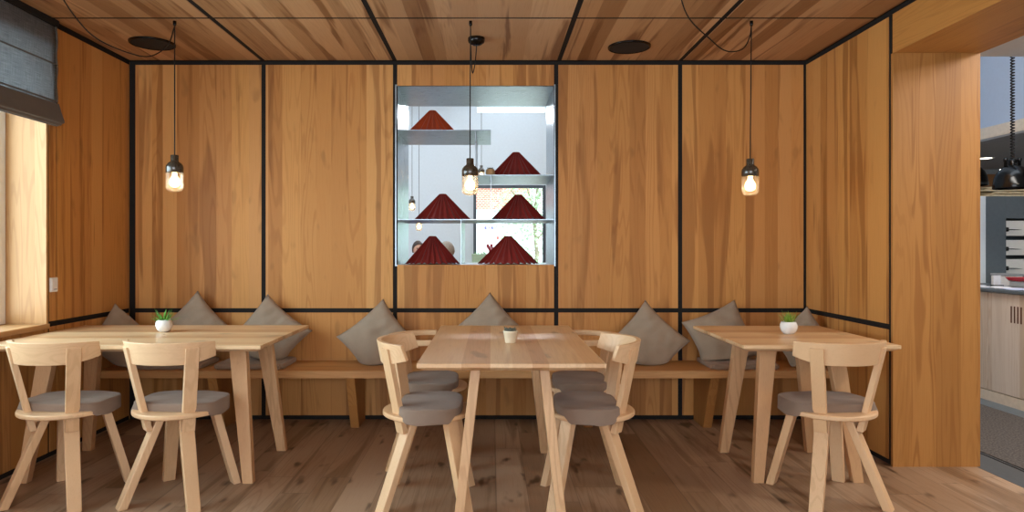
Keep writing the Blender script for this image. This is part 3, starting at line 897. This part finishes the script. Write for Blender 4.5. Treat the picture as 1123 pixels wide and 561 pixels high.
# ------------------------------------------------------------------ the bright room behind the niche
FY = 11.0
bm = B(); box(bm, -4.2, 2.8, NYB-0.01, FY, -0.1, 0.0); struct('floor', bm, M['floor'])
bm = B(); box(bm, -4.2, 2.8, NYB-0.01, FY+0.2, 3.8, 3.9); struct('ceiling', bm, M['rwhite'])
W2 = (-0.30, 0.90, 0.75, 2.285)
W3 = (-0.25, 0.905, 3.49, 3.62)
bm = B()
box(bm, -4.2, W2[0], FY, FY+0.2, 0, 3.8); box(bm, W2[1], 2.8, FY, FY+0.2, 0, 3.8)
box(bm, W2[0], W2[1], FY, FY+0.2, 0, W2[2]); box(bm, W2[0], W2[1], FY, FY+0.2, W2[3], W3[2])
box(bm, W2[0], W2[1], FY, FY+0.2, W3[3], 3.8)
box(bm, W2[0], W3[0], FY, FY+0.2, W3[2], W3[3]); 
box(bm, -4.4, -4.2, NYB-0.01, FY+0.2, 0, 3.9); box(bm, 2.60, 2.8, NYB, FY+0.2, 0, 3.9)
struct('wall_far', bm, M['rwhite'])
window('window_2', W2[0], W2[1], FY-0.02, FY+0.04, W2[2], W2[3], 'y', M['wdark'], [], fw=0.05)
window('window_3', W3[0], W3[1]-0.006, FY+0.02, FY+0.06, W3[2], W3[3], 'y', M['wwhite'], [], fw=0.012)
pendant('small far pendant lamp in the bright room, lowest bulb seen just under the full-width shelf', -1.075, 9.8, 1.495, [(-1.075, 9.8, 3.79), (-1.075, 9.8, 1.715)], None, (-1.075, 9.8, 3.8), 'pendants in the bright room', 0)
pendant('small far pendant lamp in the bright room, by the window-side edge of the niche', -1.195, 9.95, 1.80, [(-1.195, 9.95, 3.79), (-1.195, 9.95, 2.02)], None, (-1.195, 9.95, 3.8), 'pendants in the bright room', 0)
pendant('small far pendant lamp in the bright room, seen just beside the tan cactus pot', -0.149, 9.8, 2.245, [(-0.149, 9.8, 3.79), (-0.149, 9.8, 2.465)], None, (-0.149, 9.8, 3.8), 'pendants in the bright room', 0)
# planter below the far window
t = thing('planter_box', 'pale green planter box with red blooms below the far window', 'planter', (-0.12, 10.4, 0))
bm = B()
def rc4(a, b, z): return [(-a, -b, z), (a, -b, z), (a, b, z), (-a, b, z)]
loft(bm, [rc4(0.16, 0.13, 0), rc4(0.185, 0.15, 1.15), rc4(0.165, 0.13, 1.15), rc4(0.155, 0.12, 1.06)]); link('box', bm, M['plgreen'], t, bevel=0.004)
bm = B()
rnd = random.Random(4)
for k in range(40):
    a = rnd.uniform(0, 6.28); el = rnd.uniform(0.5, 1.4)
    leafmesh(bm, (rnd.uniform(-.12, .12), rnd.uniform(-.09, .09), 1.05), (math.cos(a)*math.cos(el), math.sin(a)*math.cos(el), math.sin(el)), rnd.uniform(0.1, 0.2), 0.03, -0.3)
link('foliage', bm, M['leaf'], t)
bm = B()
for px, pz in ((0.08, 1.24), (0.12, 1.27), (0.10, 1.21), (0.14, 1.22), (0.06, 1.27)):
    for k in range(8):
        a = k*PI/4
        leafmesh(bm, (px, -0.06, pz), (math.cos(a), -0.5, math.sin(a)), 0.045, 0.03, 0.2)
link('blooms', bm, M['redplastic'], t)

# outdoors beyond the far window
bm = B(); box(bm, -30, 30, FY+0.3, 60, -0.3, -0.1); struct('ground', bm, plain('paving_grey', '#b9b6b0', 0.9))
t = thing('brick_building', 'brick and white building across the street, seen through the far window', 'building', (-0.6, 24, -0.1))
bm = B(); box(bm, -5, 2.0, 0, 6, 2.75, 5.6); link('brick_storey', bm, M['facade'], t)
bm = B(); box(bm, -5, 2.0, 0.05, 6, 0, 2.75); link('ground_storey', bm, M['rwhite'], t)
for x in (-0.8, 0.6):
    bm = B(); box(bm, x-0.4, x+0.4, -0.04, 0.05, 3.5, 5.0); wf = link('window', bm, M['wwhite'], t)
    bm = B(); box(bm, x-0.33, x+0.33, -0.05, -0.03, 3.57, 4.93); link('pane', bm, M['wdark'], wf)
for x, z, w_, h_, cols, lab in ((-0.30, 1.86, 0.55, 0.20, ('#5a4a86', '#8a80ad'), 'small white sign with purple blocks on the building across the street'), (0.15, 1.50, 0.50, 0.20, ('#c2453a', '#d98a80'), 'small white sign with red stripes on the building across the street')):
    t = thing('wall_sign', lab, 'sign', (x, 23.99, z), 0, None)
    bm = B(); box(bm, 0, w_, -0.03, 0.03, 0, h_); link('board', bm, M['rwhite'], t)
    for k in range(4):
        bm = B(); box(bm, w_*(0.08+0.22*k), w_*(0.08+0.22*k)+w_*0.15, -0.04, -0.03, h_*0.25, h_*0.8); link('block', bm, plain('sign_paint', cols[k % 2], 0.6), t)
t = thing('street_tree', 'leafy green tree outside the far window', 'tree', (1.15, 17.5, -0.1))
bm = B(); tube(bm, [(0, 0, 0), (0.05, 0, 1.2), (-0.02, 0, 2.2), (0.1, 0, 3.2)], [0.075, 0.06, 0.045, 0.03], 10)
for a in range(5):
    tube(bm, [(0, 0, 1.5+a*0.25), (0.6*math.cos(a*1.4), 0.5*math.sin(a*1.4), 2.2+a*0.3), (1.0*math.cos(a*1.4), 0.9*math.sin(a*1.4), 2.7+a*0.3)], [0.03, 0.02, 0.01], 6)
link('trunk', bm, M['bark'], t)
bm = B(); rnd = random.Random(8)
for k in range(3200):
    a = rnd.uniform(0, 2*PI); v = rnd.uniform(-1, 1); r = rnd.random()**0.4
    p = Vector((1.25*r*math.sqrt(1-v*v)*math.cos(a), 1.2*r*math.sqrt(1-v*v)*math.sin(a), 2.3+1.6*r*v))
    dv = Vector((rnd.uniform(-1, 1), rnd.uniform(-1, 1), rnd.uniform(-1, .6)))
    s = rnd.uniform(0.07, 0.13)
    d = dv.normalized(); sd = d.cross(Vector((0.2, 0.3, 1))).normalized()
    vs = [bm.verts.new(q) for q in (p, p+d*s*0.5+sd*s*0.3, p+d*s, p+d*s*0.5-sd*s*0.3)]
    bm.faces.new(vs)
link('crown', bm, M['gplant'], t)

# ------------------------------------------------------------------ the two seated people
def skin_mesh(joints, edges, levels=2):
    bm = B(); lay = bm.verts.layers.skin.verify()
    vs = []
    for k, (p, r) in enumerate(joints):
        v = bm.verts.new(p); v[lay].radius = (r, r) if not isinstance(r, tuple) else r
        v[lay].use_root = (k == 0); vs.append(v)
    for a, b in edges: bm.edges.new((vs[a], vs[b]))
    me = bpy.data.meshes.new('tmp'); bm.to_mesh(me); bm.free()
    o = bpy.data.objects.new('tmp', me); COL.objects.link(o)
    m1 = o.modifiers.new('s', 'SKIN'); m1.branch_smoothing = 0.4
    m2 = o.modifiers.new('u', 'SUBSURF'); m2.levels = levels; m2.render_levels = levels
    dg = bpy.context.evaluated_depsgraph_get()
    out = bpy.data.meshes.new_from_object(o.evaluated_get(dg))
    bpy.data.objects.remove(o); bpy.data.meshes.remove(me)
    return out
def head_bm(bm, c, s=1.0):
    """egg-shaped head facing -y, about 0.23 m high"""
    n, m = 28, 22
    rings = []
    for j in range(1, m):
        ph = PI*j/m
        z = math.cos(ph); r = math.sin(ph)
        ring = []
        for i in range(n):
            a = 2*PI*i/n
            x = r*math.cos(a)*0.076; y = r*math.sin(a)*0.096
            if z < 0:
                k = 1+0.28*z; x *= k
                if y < 0: y *= 1+0.10*z
                else: y *= 1+0.55*z
            zz = z*0.118
            if y < 0:                                   # face relief
                fx = abs(x)
                if -0.005 < zz < 0.03 and 0.012 < fx < 0.048: y += 0.008    # eye sockets
                if 0.028 < zz < 0.045 and fx < 0.055: y -= 0.004            # brow
                if -0.10 < zz < -0.085 and fx < 0.02: y -= 0.006            # chin
            ring.append((c[0]+x*s, c[1]+y*s, c[2]+zz*s))
        rings.append(ring)
    loft(bm, rings[::-1])
    # nose
    loft(bm, [[(c[0]+dx*s, c[1]+(-0.088+dy)*s, c[2]+z*s) for dx, dy in ((-w, 0), (0, -d), (w, 0), (0, 0.02))] for z, w, d in ((0.022, 0.006, 0.006), (0.0, 0.010, 0.018), (-0.018, 0.016, 0.026), (-0.030, 0.012, 0.008))])
    for sx in (-1, 1):                                  # ears
        loft(bm, [[(c[0]+sx*(0.070+0.008*k)*s, c[1]+(0.012+0.02*math.cos(a)*q)*s, c[2]+(-0.005+0.032*math.sin(a)*q)*s) for a in [2*PI*i/10 for i in range(10)]] for k, q in ((0, 0.7), (1, 1.0), (2, 0.8))])
def person(lab, loc, rz, shirt, hair, hairlen, tilt):
    t = thing('person', lab, 'person', loc, rz, None)
    # facing -y; seat height 0.50, origin on the floor under the hips
    J = [((0, 0.02, 0.58), 0.125), ((0, 0.03, 0.76), 0.115), ((0, 0.02, 0.92), 0.135), ((0, 0.02, 1.045), 0.095), ((0, 0.015, 1.10), 0.050), ((0, 0.0, 1.19), 0.048)]
    E = [(0, 1), (1, 2), (2, 3), (3, 4), (4, 5)]
    arms = []; 
    for s in (-1, 1):
        b = len(J)
        J += [((s*0.168, 0.02, 1.045), 0.064), ((s*0.215, 0.01, 0.86), 0.048), ((s*0.235, -0.03, 0.74), 0.041), ((s*0.19, -0.17, 0.69), 0.034), ((s*0.14, -0.27, 0.68), 0.026), ((s*0.125, -0.315, 0.675), (0.038, 0.016))]
        E += [(3, b), (b, b+1), (b+1, b+2), (b+2, b+3), (b+3, b+4), (b+4, b+5)]
        palm = b+5
        for f, (dx, ln) in enumerate(((-0.026, 0.060), (-0.009, 0.070), (0.009, 0.066), (0.025, 0.050))):
            k = len(J)
            J += [((s*0.125+dx, -0.345, 0.674), 0.0095), ((s*0.125+dx*1.15, -0.345-ln*0.5, 0.668), 0.0088), ((s*0.125+dx*1.2, -0.345-ln, 0.650), 0.0075)]
            E += [(palm, k), (k, k+1), (k+1, k+2)]
        k = len(J)
        J += [((s*0.085, -0.315, 0.672), 0.011), ((s*0.070, -0.345, 0.668), 0.009)]
        E += [(palm, k), (k, k+1)]
        arms.append(b)
    for s in (-1, 1):
        b = len(J)
        J += [((s*0.10, -0.02, 0.575), 0.088), ((s*0.12, -0.25, 0.585), 0.076), ((s*0.125, -0.45, 0.56), 0.058), ((s*0.125, -0.46, 0.40), 0.054), ((s*0.125, -0.45, 0.12), 0.038), ((s*0.125, -0.47, 0.045), 0.036), ((s*0.13, -0.58, 0.028), 0.028), ((s*0.13, -0.65, 0.024), 0.022)]
        E += [(0, b)] + [(b+i, b+i+1) for i in range(7)]
    me = skin_mesh(J, E, 2)
    bm = B(); bm.from_mesh(me); bpy.data.meshes.remove(me)
    hc = (0, -0.025, 1.245)
    head_bm(bm, hc)
    body = link('body', bm, M['skin'], t, smooth=True)
    rm = body.modifiers.new('weld', 'REMESH'); rm.mode = 'VOXEL'; rm.voxel_size = 0.0065; rm.use_smooth_shade = True
    # eyes, mouth
    for s in (-1, 1):
        bm = B(); bmesh.ops.create_uvsphere(bm, u_segments=12, v_segments=8, radius=0.0085); bmesh.ops.translate(bm, verts=bm.verts, vec=(hc[0]+s*0.031, hc[1]-0.078, hc[2]+0.012)); link('eye', bm, M['eye'], t, smooth=True)
    bm = B(); tube(bm, [(hc[0]-0.024, hc[1]-0.080, hc[2]-0.058), (hc[0], hc[1]-0.088, hc[2]-0.056), (hc[0]+0.024, hc[1]-0.080, hc[2]-0.058)], [0.003, 0.006, 0.003], 8); link('mouth', bm, M['lip'], t, smooth=True)
    # hair cap: upper and rear shell of the head
    bm = B(); n, m = 32, 20; rings = []
    for j in range(0, m+1):
        f = j/m; ring = []
        for i in range(n):
            a = 2*PI*i/n
            front = max(0, -math.sin(a))
            phm = PI*(0.60+hairlen*0.1) - front**0.6*PI*(0.31+hairlen*0.1)
            ph = max(0.02, f*phm)
            z = math.cos(ph); r = math.sin(ph)
            g = 1.09 + 0.02*math.sin(a*9+j)
            x = r*math.cos(a)*0.076*g; y = r*math.sin(a)*0.096*g
            if z < 0 and y > 0: y *= 1+0.35*z
            ring.append((hc[0]+x, hc[1]+y+0.002, hc[2]+z*0.118*1.10))
        rings.append(ring)
    loft(bm, rings, True, False); link('hair', bm, hair, t, smooth=True, solid=0.008)
    # shirt: torso and sleeves
    sj = [(p, (r*1.10+0.006 if not isinstance(r, tuple) else r)) for p, r in J[:4]]; se = [(0, 1), (1, 2), (2, 3)]
    sj[0] = ((0, 0.02, 0.56), 0.142)
    sj.append(((0, 0.018, 1.110), 0.062)); se.append((3, 4))
    for b in arms:
        k = len(sj)
        sj += [(J[b+i][0], J[b+i][1]*1.12+0.007) for i in range(5)]
        se += [(3, k)] + [(k+i, k+i+1) for i in range(4)]
    me = skin_mesh(sj, se, 2); bm = B(); bm.from_mesh(me); bpy.data.meshes.remove(me); link('shirt', bm, shirt, t, smooth=True)
    tj = [((0, 0.02, 0.575), 0.138)]; te = []
    for s in (-1, 1):
        k = len(tj)
        tj += [((s*0.10, -0.02, 0.578), 0.098), ((s*0.12, -0.25, 0.588), 0.086), ((s*0.125, -0.455, 0.562), 0.068), ((s*0.125, -0.462, 0.40), 0.064), ((s*0.125, -0.452, 0.11), 0.050)]
        te += [(0, k)] + [(k+i, k+i+1) for i in range(4)]
    me = skin_mesh(tj, te, 2); bm = B(); bm.from_mesh(me); bpy.data.meshes.remove(me); link('trousers', bm, M['denim'], t, smooth=True)
    t.scale = (0.965, 0.965, 0.965)
    return t
PZ = 0.0
person('person with short dark hair and blue shirt seated beyond the niche', (-1.075, 9.6, 0.02), R45(22), M['blue'], M['hair1'], 0.2, 0)
person('person with greying hair and pale shirt seated beyond the niche, face turned aside', (-0.545, 8.35, PZ), R45(-98), M['pale'], M['hair2'], 0.25, 0)

for x, y, rz, top, lab in ((-1.075, 9.6, R45(22), 0.445, 'pale wood stool under the person in the blue shirt'), (-0.545, 8.35, R45(-98), 0.425, 'pale wood stool under the person in the pale shirt')):
    t = thing('wooden_stool', lab, 'stool', (x, y, 0), rz, 'stools in the bright room')
    bm = B(); lathe(bm, [(0.165, top-0.035), (0.175, top-0.03), (0.175, top-0.006), (0.168, top)], 40, (0, 0.03, 0)); link('seat', bm, M['chairx'], t)
    for sx in (-1, 1):
        for sy in (-1, 1):
            bm = B(); bar(bm, (sx*0.15, 0.03+sy*0.15, 0), (sx*0.10, 0.03+sy*0.10, top-0.034), (1, 0, 0), 0.032, 0.038, (0, 1, 0), 0.032, 0.038); link('leg', bm, M['chair'], t, bevel=0.003)

# ------------------------------------------------------------------ the room beyond the doorway
bm = B(); box(bm, 3.00, 3.90, Y0-0.2, 9.0, -0.1, 0.0); 
tn[0] += 1; o = struct('floor_carpet', bm, M['carpet'])
bm = B(); box(bm, JX-0.02, 2.955, Y0-0.2, 9.0, -0.1, 0.001); struct('threshold_strip', bm, M['thresh']).name = 'trim_%d' % tn[0]
trim((2.955, 3.00, Y0-0.2, 9.0, -0.1, -0.002))
trim((2.972, 2.982, Y0-0.2, 9.0, -0.003, 0.001), mat='thresh')
trim((3.90, 7.0, Y0-0.2, 9.0, -0.1, 0.001), mat='grey')
bm = B(); box(bm, JX+0.0005, 7.0, Y0-0.2, 4.69, 2.60, 2.75); struct('ceiling_beyond', bm, M['rwhite']).name = 'ceiling'
bm = B(); box(bm, JX, 7.0, 4.69, 9.2, 3.6, 3.7); struct('ceiling', bm, M['rwhite'])
bm = B(); box(bm, JX-0.018, JX, 6.0, 9.0, 0, 3.6); box(bm, JX, 7.0, 9.0, 9.2, 0, 3.6); box(bm, 7.0, 7.2, Y0-0.2, 9.2, 0, 3.6); box(bm, JX-0.4, 7.2, Y0-0.4, Y0-0.2, 0, 3.0)
struct('wall_beyond', bm, M['rwhite'])
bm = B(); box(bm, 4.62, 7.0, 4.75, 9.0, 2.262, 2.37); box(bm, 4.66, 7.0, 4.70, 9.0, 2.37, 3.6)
struct('wall_bulkhead', bm, plain('skylit_blue_white', '#b4c4d8', 0.8, var=0.02))  # blue cast of the skylight put into the white bulkhead's colour
bm = B(); box(bm, 4.605, 4.62, 4.74, 9.0, 2.262, 2.365); tn[0] += 1; struct('trim_%d' % tn[0], bm, M['cream'])
bm = B(); box(bm, 4.61, 7.0, 4.74, 9.0, 2.245, 2.262); tn[0] += 1; struct('trim_%d' % tn[0], bm, M['dgrey'])
bm = B(); box(bm, 2.9, 7.0, 8.5, 8.6, 0, 2.19); struct('wall_end', bm, M['brownwall'])
bm = B(); box(bm, 2.9, 7.0, 8.45, 8.7, 2.19, 2.245); tn[0] += 1; struct('trim_%d' % tn[0], bm, M['dgrey'])

t = thing('downlight', 'round white downlight in the dark ceiling beyond the doorway', 'ceiling lamp', (5.52, 7.4, 2.245))
bm = B(); lathe(bm, [(0.07, -0.001), (0.09, -0.004), (0.095, -0.0005), (0.07, -0.0005)], 32, cap0=False, cap1=False); link('rim', bm, M['plastic'], t, smooth=True)
bm = B(); lathe(bm, [(0.0005, -0.0015), (0.069, -0.0015), (0.069, -0.0005), (0.0005, -0.0005)], 32, cap0=False, cap1=False); link('diffuser', bm, bulb_mat('downlight_glow', '#fff4e4', 6.0), t)
# service counter
t = thing('service_counter', 'pale wood service counter beyond the doorway', 'counter', (4.056, 5.0, 0))
bm = B(); box(bm, 0.02, 0.60, -2.2, 2.2, 0.083, 0.886); link('body', bm, M['counter'], t)
bm = B(); box(bm, 0.0, 0.61, -2.2, 2.2, 0.0, 0.083); link('plinth', bm, M['cream'], t)
bm = B(); box(bm, -0.02, 0.63, -2.22, 2.22, 0.886, 0.912); link('worktop', bm, M['grey'], t, bevel=0.004)
for k in range(5):
    yy = -1.795 + k*0.7333
    bm = B(); box(bm, 0.0, 0.02, yy+0.003, yy+0.730, 0.090, 0.882); dr = link('door', bm, M['counter'], t, bevel=0.002)
    for j in range(4):
        ys = yy + 0.383 + j*0.032
        bm = B(); box(bm, -0.0015, 0.001, ys, ys+0.014, 0.66, 0.79); link('slot', bm, M['slot'], dr)

# tall grey cabinet with trays
t = thing('tall_cabinet', 'tall slate-grey cabinet with open trays behind the service counter', 'cabinet', (4.70, 6.3, 0))
bm = B()
box(bm, 0.0, 0.205, 0, 0.55, 0, 1.735); box(bm, 0.205, 1.0, 0, 0.55, 1.525, 1.735); box(bm, 0.205, 1.0, 0.5, 0.55, 0.9, 1.525); box(bm, 0.205, 1.0, 0, 0.55, 0, 0.98); box(bm, 1.0, 1.2, 0, 0.55, 0, 1.735)
link('body', bm, M['grey'], t, bevel=0.002)
for k in range(3):
    z = 1.36 - k*0.185
    bm = B(); rr_ = lambda a, b, zz: [(0.21+a, 0.03+b, zz), (0.985-a, 0.03+b, zz), (0.985-a, 0.45-b, zz), (0.21+a, 0.45-b, zz)]
    loft(bm, [rr_(0.012, 0.012, z), rr_(0.0, 0.0, z+0.145), rr_(0.008, 0.008, z+0.145), rr_(0.02, 0.02, z+0.012)])
    tr = link('tray', bm, M['wwhite'], t, bevel=0.002)
    bm = B(); leafmesh(bm, (0.215, 0.018, z+0.06), (1, -0.15, -0.03), 0.15, 0.028, 0.0)
    lathe(bm, [(0.004, -0.02), (0.016, -0.018), (0.016, 0.018), (0.004, 0.02)], 12, (0.222, 0.015, z+0.06)); link('handle', bm, M['blackm'], tr, smooth=True)
bm = B(); box(bm, 4.645, 4.695, 6.28, 6.8, 0, 1.735); tn[0] += 1; struct('trim_%d' % tn[0], bm, M['rwhite'])
# folded sheets on the cabinet
rnd = random.Random(2)
for k in range(4):
    bm = B(); n = 18; a = 0.27+rnd.uniform(-.05, .04); rings = []
    for zz, s in ((0.0, 0.98), (0.008, 1.0), (0.016, 0.97)):
        rings.append([((a*(abs(math.cos(2*PI*i/n))**0.5)*math.copysign(1, math.cos(2*PI*i/n)))*s, 0.15*(abs(math.sin(2*PI*i/n))**0.5)*math.copysign(1, math.sin(2*PI*i/n))*s, zz+0.004*math.sin(i*1.7+k)) for i in range(n)])
    loft(bm, rings)
    o = link('paper_bag', bm, M['kraft'], None, (5.02+rnd.uniform(-.04, .04), 6.50, 1.7405+k*0.0255), rot=(0, 0, rnd.uniform(-.1, .1)))
    tag(o, 'cream paper bag in the stack on top of the tall grey cabinet', 'paper bag', 'paper bags on the tall cabinet')

# things on the counter
CZ = 0.9125
def sheet(x, y, w, d, rz, z, mat, lab):
    bm = B(); n = 8
    top = [[(-w/2+w*i/n, -d/2+d*j/n, 0.004+0.003*math.sin(i*0.9+j)) for i in range(n+1)] for j in range(n+1)]
    V = [[bm.verts.new(p) for p in r] for r in top]
    for a, b in zip(V, V[1:]):
        for i in range(n): bm.faces.new((a[i], a[i+1], b[i+1], b[i]))
    o = link('paper_sheet', bm, mat, None, (x, y, z), solid=0.003, rot=(0, 0, rz))
    return tag(o, lab, 'paper', 'papers on the counter')
sheet(4.20, 5.18, 0.21, 0.30, 0.1, CZ, M['paperblue'], 'bluish paper lying at the front edge of the service counter, nearer the lamp')
sheet(4.22, 5.49, 0.21, 0.30, -0.2, CZ, M['paper'], 'white paper lying at the front edge of the service counter, nearer the grey cabinet')
t = thing('serving_tray', 'red serving tray lying on clutter on the service counter', 'tray', (4.50, 5.42, CZ))
bm = B(); rr2 = lambda s, z: [(-0.14+s, -0.2+s, z), (0.14-s, -0.2+s, z), (0.14-s, 0.2-s, z), (-0.14+s, 0.2-s, z)]
loft(bm, [rr2(0.02, 0.055), rr2(0.0, 0.085), rr2(0.006, 0.085), rr2(0.026, 0.060)]); link('tray', bm, M['redplastic'], t, bevel=0.003)
bm = B(); loft(bm, [rr2(0.04, 0.0), rr2(0.025, 0.003), rr2(0.025, 0.05), rr2(0.03, 0.054)]); link('stand', bm, M['steelbowl'], t, bevel=0.003)
for (x, y, lab) in ((4.56, 5.85, 'white lidded box on the service counter beside the doorway wall'), (4.56, 5.05, 'white lidded box on the service counter under the black lamp')):
    t = thing('lidded_box', lab, 'box', (x, y, CZ), 0.1, 'boxes on the counter')
    bm = B(); box(bm, -0.07, 0.07, -0.09, 0.09, 0, 0.085); link('body', bm, M['plastic'], t, bevel=0.006)
    bm = B(); box(bm, -0.074, 0.074, -0.094, 0.094, 0.0855, 0.105); link('lid', bm, M['dgrey'], t, bevel=0.004)

for k, (x, y, rz, m_, lab) in enumerate(((4.17, 5.78, 0.5, 'paper', 'white paper lying askew on the service counter, next to the doorway wall'), (4.40, 5.08, 0.9, 'paper', 'white paper lying crosswise in the middle of the service counter'))):
    sheet(x, y, 0.15, 0.21, rz, CZ+0.0005, M[m_], lab)
for x, y, lab in ((4.36, 5.70, 'small black card holder on the service counter beside the doorway wall'), (4.33, 5.10, 'small black card holder on the service counter nearest the camera')):
    t = thing('card_holder', lab, 'card holder', (x, y, CZ), 0.3, 'card holders on the counter')
    bm = B(); loft(bm, [rc4(0.05, 0.025, 0.0), rc4(0.048, 0.022, 0.012)]); link('base', bm, M['blackm'], t, bevel=0.002)
    bm = B(); box(bm, -0.04, 0.04, -0.003, 0.003, 0.0125, 0.095); link('card', bm, M['paper'], t, bevel=0.001)

# heat lamps
def heat_lamp(lab, x, y, zb, top, s=1.0):
    t = thing('heat_lamp', lab, 'lamp', (x, y, zb), 0, 'black dome lamps over the counter')
    prof = [(0.135*s, 0.0), (0.137*s, 0.004), (0.134*s, 0.035), (0.126*s, 0.085), (0.108*s, 0.132), (0.078*s, 0.170), (0.05*s, 0.188), (0.03*s, 0.192)]
    bm = B(); lathe(bm, prof, 40, cap0=False, cap1=True); link('dome_shade', bm, M['blackm'], t, smooth=True, solid=0.003)
    bm = B(); lathe(bm, [(0.028*s, 0.190), (0.03*s, 0.197), (0.03*s, 0.236), (0.02*s, 0.246)], 20); link('socket', bm, M['blackm'], t, smooth=True)
    for a in (-1, 1):
        bm = B(); lathe(bm, [(0.012, 0.16), (0.012, 0.225), (0.016, 0.230), (0.016, 0.252), (0.008, 0.256)], 14, (a*0.058*s, 0, 0)); link('knob', bm, M['blackm'], t, smooth=True)
    bm = B(); lathe(bm, [(0.001, 0.035), (0.03, 0.045), (0.04, 0.075), (0.02, 0.12), (0.02, 0.19)], 20); link('bulb', bm, M['plastic'], t, smooth=True)
    Lc = top-zb-0.24
    turns = int(Lc/0.024); N = turns*12
    bm = B(); tube(bm, [(0.012*math.cos(2*PI*i/12), 0.012*math.sin(2*PI*i/12), 0.24+Lc*i/N) for i in range(N+1)], 0.006, 6); link('coiled_cord', bm, M['cord'], t, smooth=True)
    return t
heat_lamp('black dome lamp on a coiled cord over the service counter, in full view', 4.335, 5.50, 1.737, 3.598)
heat_lamp('black dome lamp half hidden behind the doorway wall', 4.66, 6.42, 1.846, 2.245)

# ------------------------------------------------------------------ light
def area(name, loc, rot, sx, sy, energy, col):
    l = bpy.data.lights.new(name, 'AREA'); l.shape = 'RECTANGLE'; l.size = sx; l.size_y = sy; l.energy = energy; l.color = col
    o = bpy.data.objects.new(name, l); COL.objects.link(o); o.location = loc; o.rotation_euler = rot
    return o
# daylight through the side window
area('window_daylight', (WX-1.3, 2.3, 1.9), (0, -PI/2, 0), 3.0, 4.6, 390, (0.74, 0.87, 1.0))
# daylight through the glazed front behind the camera
area('front_daylight', (-0.2, Y0-0.25, 1.40), (PI/2, 0, 0), 3.9, 2.1, 42, (1.0, 0.96, 0.90))
# fill added under the closed ceiling of the bright room behind the niche
area('bright_room_fill', (-0.8, 8.3, 3.75), (0, 0, 0), 5.0, 4.0, 112, (0.86, 0.94, 1.0))
# room beyond: roof light and a ceiling lamp
area('beyond_skylight', (3.7, 6.6, 3.55), (0, 0, 0), 1.0, 3.5, 10, (0.72, 0.85, 1.0))
area('downlight_glow', (5.52, 7.4, 2.235), (0, 0, 0), 0.14, 0.14, 14, (1.0, 0.94, 0.85))
area('beyond_counter_fill', (3.45, 3.7, 2.59), (0, 0, 0), 0.5, 1.8, 62, (1.0, 0.95, 0.88))  # unseen area light added to brighten the counter front
area('beyond_ceiling_lamp', (3.75, 1.9, 2.585), (0, 0, 0), 0.14, 0.14, 42, (1.0, 0.86, 0.68))

area('clerestory_daylight', (0.33, 10.97, 3.45), (math.radians(-90), 0, 0), 1.1, 0.12, 34, (0.93, 0.97, 1.0))
sun = bpy.data.lights.new('sun', 'SUN'); sun.energy = 9.0; sun.angle = 0.02; sun.color = (1.0, 0.97, 0.92)
so = bpy.data.objects.new('sun', sun); COL.objects.link(so); so.location = (6, 10, 12)
so.rotation_euler = Vector((1.0, -0.45, 1.2)).to_track_quat('Z', 'Y').to_euler()

w = bpy.data.worlds.new('sky'); sc.world = w; w.use_nodes = True
bg = w.node_tree.nodes['Background']; bg.inputs[0].default_value = (0.80, 0.90, 1.0, 1); bg.inputs[1].default_value = 5.0

sc.view_settings.view_transform = 'Standard'; sc.view_settings.look = 'None'
sc.view_settings.gamma = 1.0; sc.view_settings.use_curve_mapping = False
sc.view_settings.exposure = -0.12
sc.cycles.use_denoising = True
sc.cycles.max_bounces = 10; sc.cycles.diffuse_bounces = 5; sc.cycles.transparent_max_bounces = 16
sc.cycles.sample_clamp_indirect = 6.0
